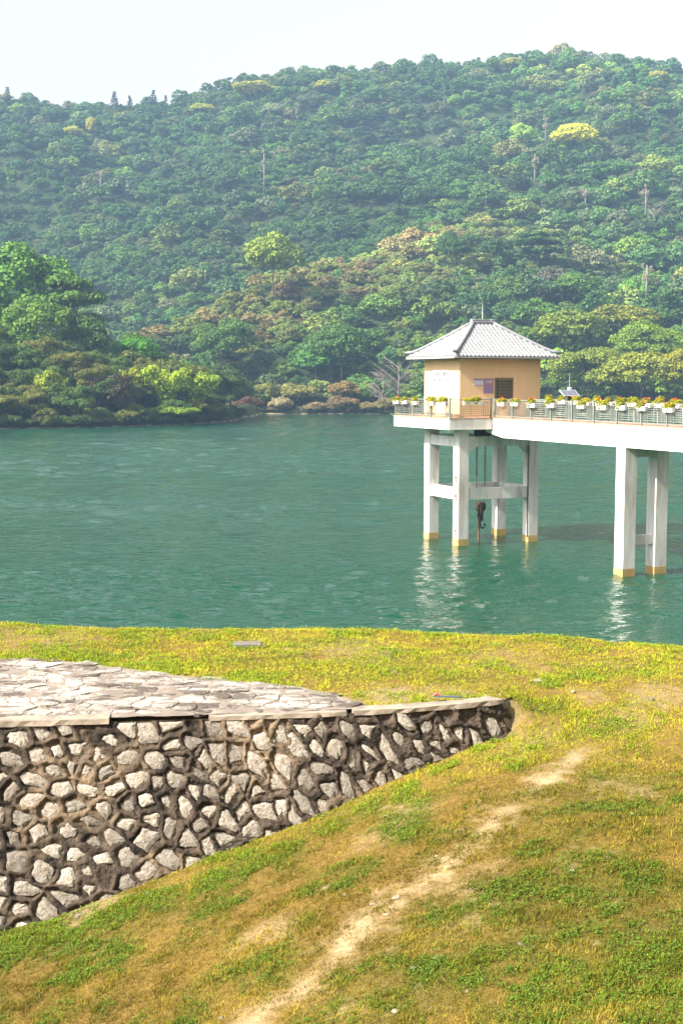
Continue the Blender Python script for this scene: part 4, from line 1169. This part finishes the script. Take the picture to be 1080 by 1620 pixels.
# --- the rest of the wood: one mass, scattered by geometry nodes
src = bpy.data.collections.new('wood_sources')
for k in range(8):
    V = np.empty(len(LOW[k].vertices) * 3, np.float32); LOW[k].vertices.foreach_get('co', V); V = V.reshape(-1, 3)
    me = fast_mesh('wood_crown', V, quads(V)); me.materials.append(M['leaf_wood'])
    o = bpy.data.objects.new('wood_crown_%d' % k, me); src.objects.link(o)
rest = np.where(~single)[0]
rz_ = wrad[rest] * gt.uniform(.75, 1.05, len(rest))
pts = np.stack([wx[rest], wy[rest], wz[rest] + whgt[rest] - rz_ * .92], -1)
me = bpy.data.meshes.new('wood'); me.vertices.add(len(rest)); me.vertices.foreach_set('co', pts.astype(np.float32).ravel())
def put(nm, typ, arr, key):
    a = me.attributes.new(nm, typ, 'POINT'); a.data.foreach_set(key, np.ascontiguousarray(arr).ravel())
put('scl', 'FLOAT_VECTOR', np.stack([wrad[rest], wrad[rest], rz_], -1).astype(np.float32), 'vector')
put('rotz', 'FLOAT_VECTOR', np.stack([np.zeros(len(rest)), np.zeros(len(rest)), gt.uniform(0, 6.28, len(rest))], -1).astype(np.float32), 'vector')
put('var', 'INT', wvar[rest].astype(np.int32), 'value')
put('tint', 'FLOAT_COLOR', np.concatenate([wtint[rest], np.ones((len(rest), 1))], 1).astype(np.float32), 'color')
ng = bpy.data.node_groups.new('scatter_wood', 'GeometryNodeTree')
ng.interface.new_socket('Geometry', in_out='INPUT', socket_type='NodeSocketGeometry'); ng.interface.new_socket('Geometry', in_out='OUTPUT', socket_type='NodeSocketGeometry')
N, L_ = ng.nodes, ng.links
gi, go = N.new('NodeGroupInput'), N.new('NodeGroupOutput')
ci = N.new('GeometryNodeCollectionInfo'); ci.inputs['Collection'].default_value = src; ci.inputs['Separate Children'].default_value = True; ci.inputs['Reset Children'].default_value = True
ip = N.new('GeometryNodeInstanceOnPoints'); ip.inputs['Pick Instance'].default_value = True
def named(nm, typ):
    a = N.new('GeometryNodeInputNamedAttribute'); a.data_type = typ; a.inputs['Name'].default_value = nm; return a.outputs['Attribute']
L_.new(gi.outputs[0], ip.inputs['Points']); L_.new(ci.outputs[0], ip.inputs['Instance'])
L_.new(named('var', 'INT'), ip.inputs['Instance Index'])
er = N.new('FunctionNodeEulerToRotation'); L_.new(named('rotz', 'FLOAT_VECTOR'), er.inputs[0]); L_.new(er.outputs[0], ip.inputs['Rotation'])
L_.new(named('scl', 'FLOAT_VECTOR'), ip.inputs['Scale']); L_.new(ip.outputs[0], go.inputs[0])
wood = link('wood', me); md = wood.modifiers.new('scatter', 'NODES'); md.node_group = ng
tag(wood, 'mixed broadleaf wood covering the upper hillside', kind='stuff')

# --- trees and bushes that stand out
def special(px, py, wpx_, hpx, tint, label, style, name='broadleaf_tree', cat='tree', group=None, Y=None, meshes_=None, trunk=True):
    """crown centred on a picture point, standing on the hill there"""
    if Y is None:
        p = hit_hill(px, py + hpx * .60, 1.0); Y = p.y - 2
    c = at_y(px, py, Y); gz = float(hill_z(c.x, c.y)); m = Y / F_PX
    rx, rz = wpx_ / 2 * m, hpx / 2 * m
    height = max(c.z + rz * .92 - gz, rz * 1.2)
    k_ = 1.8 if c.y < 345 else 1.25; tint = (tint[0] * 1.25 * k_, tint[1] * 1.12 * k_, tint[2])
    return make_tree(name, label, cat, group, (c.x, c.y, gz - .2), height, rx, rz, tint, (meshes_ or HI)[style], random.uniform(0, 6.28), TRUNK[style % 3] if trunk else None)
DG, MG, LG, YG = (.036, .095, .018), (.045, .100, .018), (.085, .150, .018), (.105, .165, .010)
# headland, back row to front row
placed = []
for px, py, w, h_, Y, t, st, lab in (
    (25, 468, 225, 195, 330, DG, 0, 'tallest dark green tree on the headland, its crown above all the others there'),
    (112, 485, 130, 135, 322, (.036, .082, .018), 3, 'dark tiered tree on the headland beside the tallest crown'),
    (-30, 540, 170, 170, 305, DG, 1, 'broad dark tree on the headland below the tallest crown'),
    (62, 525, 150, 140, 300, (.042, .092, .018), 2, 'full mid green tree in the middle of the headland'),
    (138, 545, 95, 120, 305, (.026, .060, .018), 1, 'dark drooping tree where the headland wood begins to fall'),
    (5, 610, 120, 130, 288, (.040, .085, .014), 0, 'leafy green tree low on the headland under the broad dark tree'),
    (100, 600, 100, 100, 292, (.028, .062, .018), 3, 'dark layered tree low in the headland wood behind the yellow bushes'),
    (212, 560, 92, 70, 312, (.030, .115, .016), 1, 'vivid emerald green tree near the end of the headland'),
    (15, 560, 130, 120, 296, (.034, .080, .016), 2, 'green tree in the headland wood over the leafy waterside tree'),
    (80, 575, 110, 100, 294, (.032, .074, .018), 0, 'rounded green tree behind the tall yellow headland bush'),
    (140, 592, 90, 90, 298, (.024, .056, .018), 1, 'darker green tree between the headland wood and the grey thicket'),
    (45, 440, 120, 100, 334, (.044, .105, .018), 2, 'lighter green crown beside the tallest tree of the headland'),
    (195, 572, 110, 110, 318, (.034, .076, .018), 0, 'rounded dark tree rising over the grey thicket of the headland'),
    (246, 592, 96, 96, 316, (.030, .070, .020), 2, 'dark tree backing the lime bushes of the headland'),
    (296, 606, 90, 90, 312, (.036, .080, .020), 1, 'green tree behind the lime bushes towards the headland tip'),
    (332, 624, 60, 76, 306, (.034, .070, .020), 2, 'last small tree before the headland tip'),
    (175, 575, 80, 80, 316, (.030, .070, .020), 2, 'small dark tree behind the grey thicket on the headland'),
    (250, 590, 80, 60, 314, (.034, .078, .020), 1, 'low dark green tree behind the lime bushes of the headland')):
    special(px, py, w, h_, t, lab, st, Y=Y)
for px, py, w, h_, Y, t, st, lab in (
    (30, 650, 80, 60, 268, (.075, .105, .018), 5, 'olive green bush at the waterline of the headland below the leafy tree'),
    (82, 618, 66, 84, 272, (.085, .125, .012), 1, 'tall yellow green bush on the headland shore'),
    (60, 655, 70, 56, 266, (.050, .080, .018), 5, 'dark green bush at the foot of the tall yellow bush'),
    (132, 652, 46, 58, 270, (.095, .135, .022), 2, 'small round pale green bush on the headland shore'),
    (172, 630, 110, 110, 276, (.020, .018, .013), 5, 'dark grey brown leafless thicket on the headland shore'),
    (168, 590, 60, 44, 292, (.145, .175, .016), 4, 'yellow green feathery spray above the grey thicket'),
    (205, 622, 56, 90, 282, (.120, .150, .020), 4, 'tall feathery yellow bush beside the grey thicket'),
    (212, 650, 40, 44, 276, (.085, .105, .020), 5, 'small olive bush at the waterline beside the grey thicket'),
    (262, 624, 106, 100, 284, YG, 4, 'bright lime bush with arching sprays on the headland'),
    (310, 628, 92, 88, 288, (.090, .145, .012), 4, 'bright lime bush with arching sprays nearest the headland tip'),
    (275, 652, 100, 40, 281, (.070, .120, .014), 5, 'low green skirt of leaves under the lime bushes'),
    (340, 648, 44, 40, 294, (.045, .060, .022), 5, 'dark bush at the very tip of the headland'),
    (235, 655, 40, 36, 278, (.05, .07, .02), 5, 'low dark bush between the olive bush and the lime bushes')):
    special(px, py, w, h_, t, lab, st, 'bush', 'bush', Y=Y, trunk=(st != 5))
gh = np.random.default_rng(47); nh = 0
for k in range(900):
    x = gh.uniform(-105, SHP[-1].x - 1); sy = float(shore_y(x)); y = sy + 1.5 + 46 * gh.random() ** 1.7; z = float(hill_z(x, y))
    px, py = project(x, y, z + 2)
    if px < -60 or z < .2: continue
    if any((x - q[0]) ** 2 + (y - q[1]) ** 2 < (2.7 + .05 * (y - sy)) ** 2 for q in placed): continue
    placed.append((x, y)); d = y - sy; r = gh.uniform(1.7, 2.9) + min(d, 30) * .085
    r *= 1.15; hgt_ = r * gh.uniform(1.4, 2.0); t = [(.06, .12, .018), (.065, .11, .018), (.095, .125, .018), (.045, .085, .018), (.12, .135, .02)][(ti := int(gh.integers(5)))]; hue = ('mid green', 'mid green', 'olive green', 'deep green', 'yellowish green')[ti]; spot_ = 'near the headland tip' if px > 240 else 'behind the grey thicket' if px > 120 else 'around the tall yellow bush' if px > 50 else 'where the headland wood is tallest'; sz_ = 'small' if r < 2.6 else 'mid sized' if r < 3.6 else 'large'
    low = d < 9
    make_tree('bush' if low else 'broadleaf_tree', '%s %s bush crowding the headland shore %s' % (sz_, hue, spot_) if low else '%s %s tree in the headland wood %s' % (sz_, hue, spot_), 'bush' if low else 'tree',
              'bushes along the headland shore' if low else 'trees filling the headland wood', (x, y, z - .2), hgt_, r, r * .85, t, HI[5] if low else HI[nh % 3], gh.uniform(0, 6.28), None if low else TRUNK[nh % 3]); nh += 1
    if nh > 75: break
for k in range(60):
    x = SHP[-1].x + .5 - k * 1.75 + gh.uniform(-.5, .5); sy = float(shore_y(x))
    if project(x, sy, 1)[0] < -60: break
    y = sy + gh.uniform(.2, 1.6); r = gh.uniform(1.2, 2.3); t = [(.038, .075, .014), (.058, .10, .016), (.085, .11, .018), (.055, .055, .025)][gh.integers(4)]  # tints darkened to put the shadow of the waterside foliage into the colour
    make_tree('bush', '%s bush overhanging the water %s' % (('dark green', 'mid green', 'olive', 'brownish')[[.038, .058, .085, .055].index(t[0])], 'near the headland tip' if project(x, y, 0)[0] > 240 else 'below the grey thicket' if project(x, y, 0)[0] > 120 else 'below the tall yellow headland bush'), 'bush', 'bushes overhanging the water', (x, y, float(hill_z(x, y)) - .25), r * 1.6, r, r * 1.05, t, HI[5], gh.uniform(0, 6.28))
for k in range(60):                                   # scrub hugging the far waterline
    x = SHP[-1].x + 2 + k * 2.9 + gh.uniform(-.8, .8)
    if project(x, 366, 1)[0] > 1130: break
    sy = float(shore_y(x)); y = sy + gh.uniform(1.2, 3.2); r = gh.uniform(1.3, 2.6)
    t = [(.13, .11, .075), (.07, .085, .035), (.10, .075, .052), (.16, .14, .095), (.05, .07, .025)][gh.integers(5)]
    make_tree('bush', 'low %s scrub bush at the far waterline %s' % ({.13: 'tan', .07: 'olive green', .10: 'brown', .16: 'straw coloured', .05: 'green'}[t[0]], 'between headland and tower' if x < 15 else 'behind the tower columns' if x < 50 else 'beyond the footbridge'), 'bush', 'scrub along the far waterline', (x, y, float(hill_z(x, y)) - .2), r * 1.15, r, r * .8, t, LOW[5], gh.uniform(0, 6.28))
# far shore bushes
for px, py, w, h_, t, st, lab in (
    (396, 640, 50, 40, (.085, .045, .036), 5, 'purplish brown bush on the far shore beside the headland'),
    (444, 640, 52, 42, (.20, .19, .14), 5, 'pale dry straw coloured bush on the far shore'),
    (420, 622, 44, 46, (.13, .16, .045), 2, 'light green rounded bush behind the purplish bush'),
    (468, 622, 76, 54, (.13, .145, .050), 5, 'wide olive green bush behind the pale dry bush'),
    (506, 644, 50, 30, (.14, .12, .085), 5, 'low tan bush at the far waterline'),
    (540, 638, 54, 40, (.11, .085, .058), 5, 'brown bush at the far waterline beside the low tan bush'),
    (545, 618, 60, 42, (.14, .11, .05), 1, 'rusty olive bush above the brown waterline bushes'),
    (580, 622, 34, 44, (.10, .18, .035), 2, 'small fresh green bush beside the bare tree'),
    (586, 644, 56, 30, (.12, .115, .055), 5, 'low khaki bush at the far waterline below the bare tree'),
    (618, 640, 50, 40, (.11, .105, .05), 5, 'khaki bush on the far shore partly behind the platform'),
    (362, 645, 34, 34, (.10, .10, .06), 5, 'dull small bush where the far shore meets the headland')):
    special(px, py, w, h_, t, lab, st, 'bush', 'bush', Y=368 if py > 630 else 374, trunk=(st != 5))
# crowns that stand out on the slopes
for px, py, w, h_, t, st, lab in (
    (910, 216, 82, 52, (.33, .37, .05), 1, 'large pale yellow green crown high on the hillside'),
    (824, 214, 40, 46, (.18, .33, .060), 2, 'fresh green round crown beside the large pale yellow crown'),
    (432, 410, 104, 104, (.135, .205, .040), 1, 'large light green tree standing above the reddish bushes of the spur'),
    (405, 142, 80, 26, (.24, .27, .06), 1, 'pale lime flat crown near the ridge line'),
    (512, 136, 30, 22, (.24, .27, .06), 2, 'small pale lime crown near the ridge line'),
    (320, 172, 40, 20, (.24, .28, .06), 1, 'pale lime crown below the dip of the ridge'),
    (115, 208, 34, 20, (.24, .27, .06), 1, 'small pale lime crown on the hazy slope'),
    (145, 200, 20, 40, (.23, .26, .06), 2, 'narrow pale lime crown on the hazy slope'),
    (810, 100, 36, 22, (.23, .26, .06), 1, 'pale lime crown just below the hilltop'),
    (1040, 122, 34, 28, (.22, .25, .06), 2, 'pale lime crown below the end of the hilltop'),
    (720, 392, 62, 62, (.028, .072, .022), 0, 'dark green round tree on the brown spur'),
    (850, 388, 100, 62, (.026, .068, .022), 3, 'wide dark green tree on the brown spur'),
    (785, 392, 60, 40, (.028, .070, .022), 1, 'dark green tree between two darker trees on the spur'),
    (912, 452, 76, 54, (.050, .115, .020), 1, 'rounded mid green tree below the brown spur'),
    (540, 545, 96, 90, (.034, .085, .022), 1, 'large dark green tree low on the far slope'),
    (350, 540, 110, 90, (.042, .098, .024), 0, 'broad green tree low on the slope beside the headland'),
    (985, 505, 110, 60, (.125, .155, .028), 1, 'wide golden green tree in front of the dead trunk'),
    (900, 520, 110, 80, (.090, .140, .020), 1, 'yellow green tree behind the corner of the tiled roof'),
    (1030, 545, 130, 95, (.085, .155, .018), 0, 'bright green tree above the footbridge'),
    (930, 585, 130, 95, (.10, .145, .018), 2, 'yellow green tree rising behind the solar panel'),
    (1010, 592, 120, 95, (.115, .150, .018), 1, 'golden green tree rising behind the footbridge railing'),
    (1085, 590, 100, 100, (.15, .17, .018), 2, 'brightest yellow tree behind the footbridge')):
    special(px, py, w, h_, t, lab, st)

# --- bare and straggling trees
def bare_tree_mesh(seed, spread=.4, droop=0.0):
    g = np.random.default_rng(seed); b = MB(); b.tube([(0, 0, -.03), (.02, .01, .3), (.03, -.01, .6), (.02, 0, .95)], [.032, .024, .016, .004], 6)
    br = MB()
    for k in range(20):
        z = g.uniform(.28, .85); a = g.uniform(0, 6.28); L = g.uniform(.5, 1) * spread * (1.2 - z * .6); ux, uy = math.cos(a), math.sin(a)
        tip = (ux * L, uy * L, z + L * (.75 - droop)); br.tube([(.02, 0, z), (ux * L * .5, uy * L * .5, z + L * .45), tip], [.010, .007, .003], 4)
        for q in range(4):
            s = g.uniform(.3, 1); a2 = a + g.uniform(-1, 1); l2 = L * .45; p = (ux * L * s, uy * L * s, z + L * (.75 - droop) * s)
            br.tube([p, (p[0] + math.cos(a2) * l2, p[1] + math.sin(a2) * l2, p[2] + l2 * g.uniform(.2, .9))], [.005, .002], 3)
    return b.mesh('trunk', True), br.mesh('branches')
def bare_tree(px, py_foot, py_top, label, seed, Y=None, spread=.4):
    if Y is None: Y = hit_hill(px, py_foot).y
    f = at_y(px, py_foot, Y); gz = float(hill_z(f.x, f.y)); H = at_y(px, py_top, Y).z - gz
    e = empty('bare_tree', (f.x, f.y, gz - .2), random.uniform(0, 6)); tag(e, label, 'tree')
    t, br = bare_tree_mesh(seed, spread)
    for nm, m_ in (('trunk', t), ('branches', br)):
        o = link(nm, m_, M['bark_pale'], e); o.scale = (H, H, H)
bare_tree(628, 640, 566, 'pale leafless tree on the far shore beside the house', 1, 369, .55)
bare_tree(604, 640, 590, 'smaller leafless tree on the far shore beside the pale one', 2, 368, .5)
bare_tree(1034, 372, 318, 'bare pale trunk standing in the wood above the dead trunk', 5, None, .5)
bare_tree(768, 330, 285, 'thin bare trunk on the crest of the spur', 6, None, .25)
def ragged_tree(px, py_foot, py_top, label, seed):
    """tall thin trunk carrying a few drooping tufts near the top"""
    Y = hit_hill(px, py_foot).y - 4; f = at_y(px, py_foot, Y); gz = float(hill_z(f.x, f.y)); H = max(at_y(px, py_top, Y).z - gz, 6); g = np.random.default_rng(seed)
    e = empty('dead_palm', (f.x, f.y, gz - .2), random.uniform(0, 6)); tag(e, label, 'tree')
    MB().tube([(0, 0, 0), (.1, .05, H * .5), (.05, 0, H * .92)], [.42, .36, .25], 8).build('trunk', M['bark_pale'], e, smooth=True)
    V = []
    for k in range(9):
        a = g.uniform(0, 6.28); z = H * g.uniform(.62, .97); r = g.uniform(.4, 2.0)
        V.append(blob_leaves(g, 50, math.cos(a) * r, math.sin(a) * r, z, .7, .7, 1.0, .26))
    V = np.concatenate(V); o = link('crown', fast_mesh('crown', V, quads(V)), M['leaf'], e); o.color = (.30, .27, .20, 1)
for k, (px, f_, t_, lab) in enumerate(((1021, 482, 412, 'ragged dead palm trunk standing clear above the golden green tree'), (845, 296, 244, 'ragged pale trunk below the large pale yellow crown'),
        (862, 230, 182, 'ragged pale trunk beside the fresh green round crown'), (418, 302, 236, 'tall ragged trunk on the hazy slope above the light green tree'), (160, 312, 268, 'ragged pale trunk on the hazy slope over the headland'),
        (1020, 345, 290, 'ragged trunk with drooping tufts near the end of the slope'), (925, 330, 295, 'short ragged trunk among the trees over the spur'))):
    ragged_tree(px, f_, t_, lab, 60 + k)
# conifers on the dip of the ridge
def conifer_mesh(seed):
    g = np.random.default_rng(seed); V = []
    for k in range(9):
        z = .15 + .82 * k / 9; r = .24 * (1 - z) + .03
        for q in range(7):
            a = g.uniform(0, 6.28); V.append(blob_leaves(g, 7, math.cos(a) * r * .6, math.sin(a) * r * .6, z, r * .5, r * .5, .035, .035))
    V = np.concatenate(V); return fast_mesh('crown', V, quads(V))
cm = [conifer_mesh(5), conifer_mesh(6)]
for k, (px, py, hp) in enumerate(((12, 134, 22), (181, 141, 26), (243, 137, 22), (205, 148, 16), (262, 148, 16))):
    Y = RD - 4; p = at_y(px, py, Y); gz = float(hill_z(p.x, Y)); H = min(max(p.z - gz, 9), 15)
    e = empty('conifer', (p.x, Y, gz - .3), k); tag(e, 'dark pointed conifer on the dip of the ridge line', 'tree', 'conifers on the ridge')
    o = link('crown', cm[k % 2], M['leaf'], e); o.scale = (H * 1.15, H * 1.15, H); o.color = (.045, .07, .045, 1)
    MB().tube([(0, 0, 0), (0, 0, H * .8)], [.3, .1], 6).build('trunk', M['bark'], e)

# ------------------------------------------------------------------ small things on the bank
c = hit_ground(392, 1023); cv = empty('drain_cover', (c.x, c.y, ZT), R(4)); tag(cv, 'grey concrete slab cover lying in the grass near the lake edge', 'drain cover')
MB().box(-.24, .24, -.17, .17, -.05, .045, .01).build('slab', M['cover'], cv); MB().box(-.225, .225, -.155, .155, .047, .062, .006).build('lid', M['cover'], cv)
def pebble(seed):
    g = np.random.default_rng(seed); b = MB(); rings = []
    for z, r in ((-.3, .7), (0, 1), (.35, .85), (.6, .45)):
        rings.append([(math.cos(a * .785) * r * g.uniform(.75, 1.15), math.sin(a * .785) * r * g.uniform(.6, 1), z * g.uniform(.8, 1.1)) for a in range(8)])
    b.rings(rings); return b.mesh('loose_stone')
pm = [pebble(k) for k in range(5)]
for k, (px, py, s) in enumerate(((415, 1024, .07), (627, 1424, .055), (655, 1533, .05), (590, 1435, .035), (125, 1455, .07), (905, 1380, .035), (850, 1079, .08), (690, 1514, .04), (480, 1563, .035), (825, 1495, .04),
        (815, 1458, .03), (350, 1612, .03), (625, 1605, .04), (545, 1420, .03), (1030, 1105, .06), (768, 1101, .045), (790, 1099, .03), (905, 1098, .05), (235, 1418, .05), (610, 1452, .03), (690, 1355, .03), (1000, 1290, .03), (960, 1360, .02), (740, 1570, .03))):
    p = hit_ground(px, py); o = link('loose_stone', pm[k % 5], M['pebble'], None, (p.x, p.y, p.z + s * .1), (0, 0, k)); o.scale = (s, s * .9, s * .7)
    lab = {0: 'pale loose stone beside the concrete slab cover', 4: 'loose stone fallen at the foot of the rubble wall', 6: 'white loose stone in the green tuft beyond the wall end'}.get(k, 'small pale loose stone lying in the dry grass')
    tag(o, lab, 'stone', 'loose stones in the grass')
p = hit_ground(705, 1110); ts = empty('toy_spade', (p.x, p.y, ZT + .055), R(-6)); tag(ts, 'small blue stick with a red end lying by the wall coping', 'stick')
MB().tube([(-.17, 0, .012), (.06, .01, .014), (.2, .02, .012)], .011, 7).build('shaft', M['blue'], ts)
MB().tube([(-.17, .012, .02), (-.13, .012, .05), (-.08, .01, .03)], [.02, .026, .012], 7).build('grip', M['red'], ts)

# ------------------------------------------------------------------ haze in the air over the lake
hz_m = bpy.data.materials.new('haze'); hz_m.use_nodes = True; hn_, hl_ = hz_m.node_tree.nodes, hz_m.node_tree.links
hn_.remove(hn_['Principled BSDF']); pvn = hn_.new('ShaderNodeVolumePrincipled')
pvn.inputs['Color'].default_value = (.42, .67, 1.0, 1); pvn.inputs['Density'].default_value = .00025; pvn.inputs['Anisotropy'].default_value = .0
hl_.new(pvn.outputs[0], hn_['Material Output'].inputs['Volume'])
tag(MB().box(-1450, 1450, -60, 1290, -4, 262).build('haze', hz_m), 'thin pale blue haze over the lake and hill', kind='stuff')
print('objects', len(bpy.data.objects))

_t = sum(sum(len(p.vertices) - 2 for p in m.polygons) if len(m.polygons) < 2000 else len(m.loops) - 2 * len(m.polygons) for m in bpy.data.meshes)
print('triangles', _t)
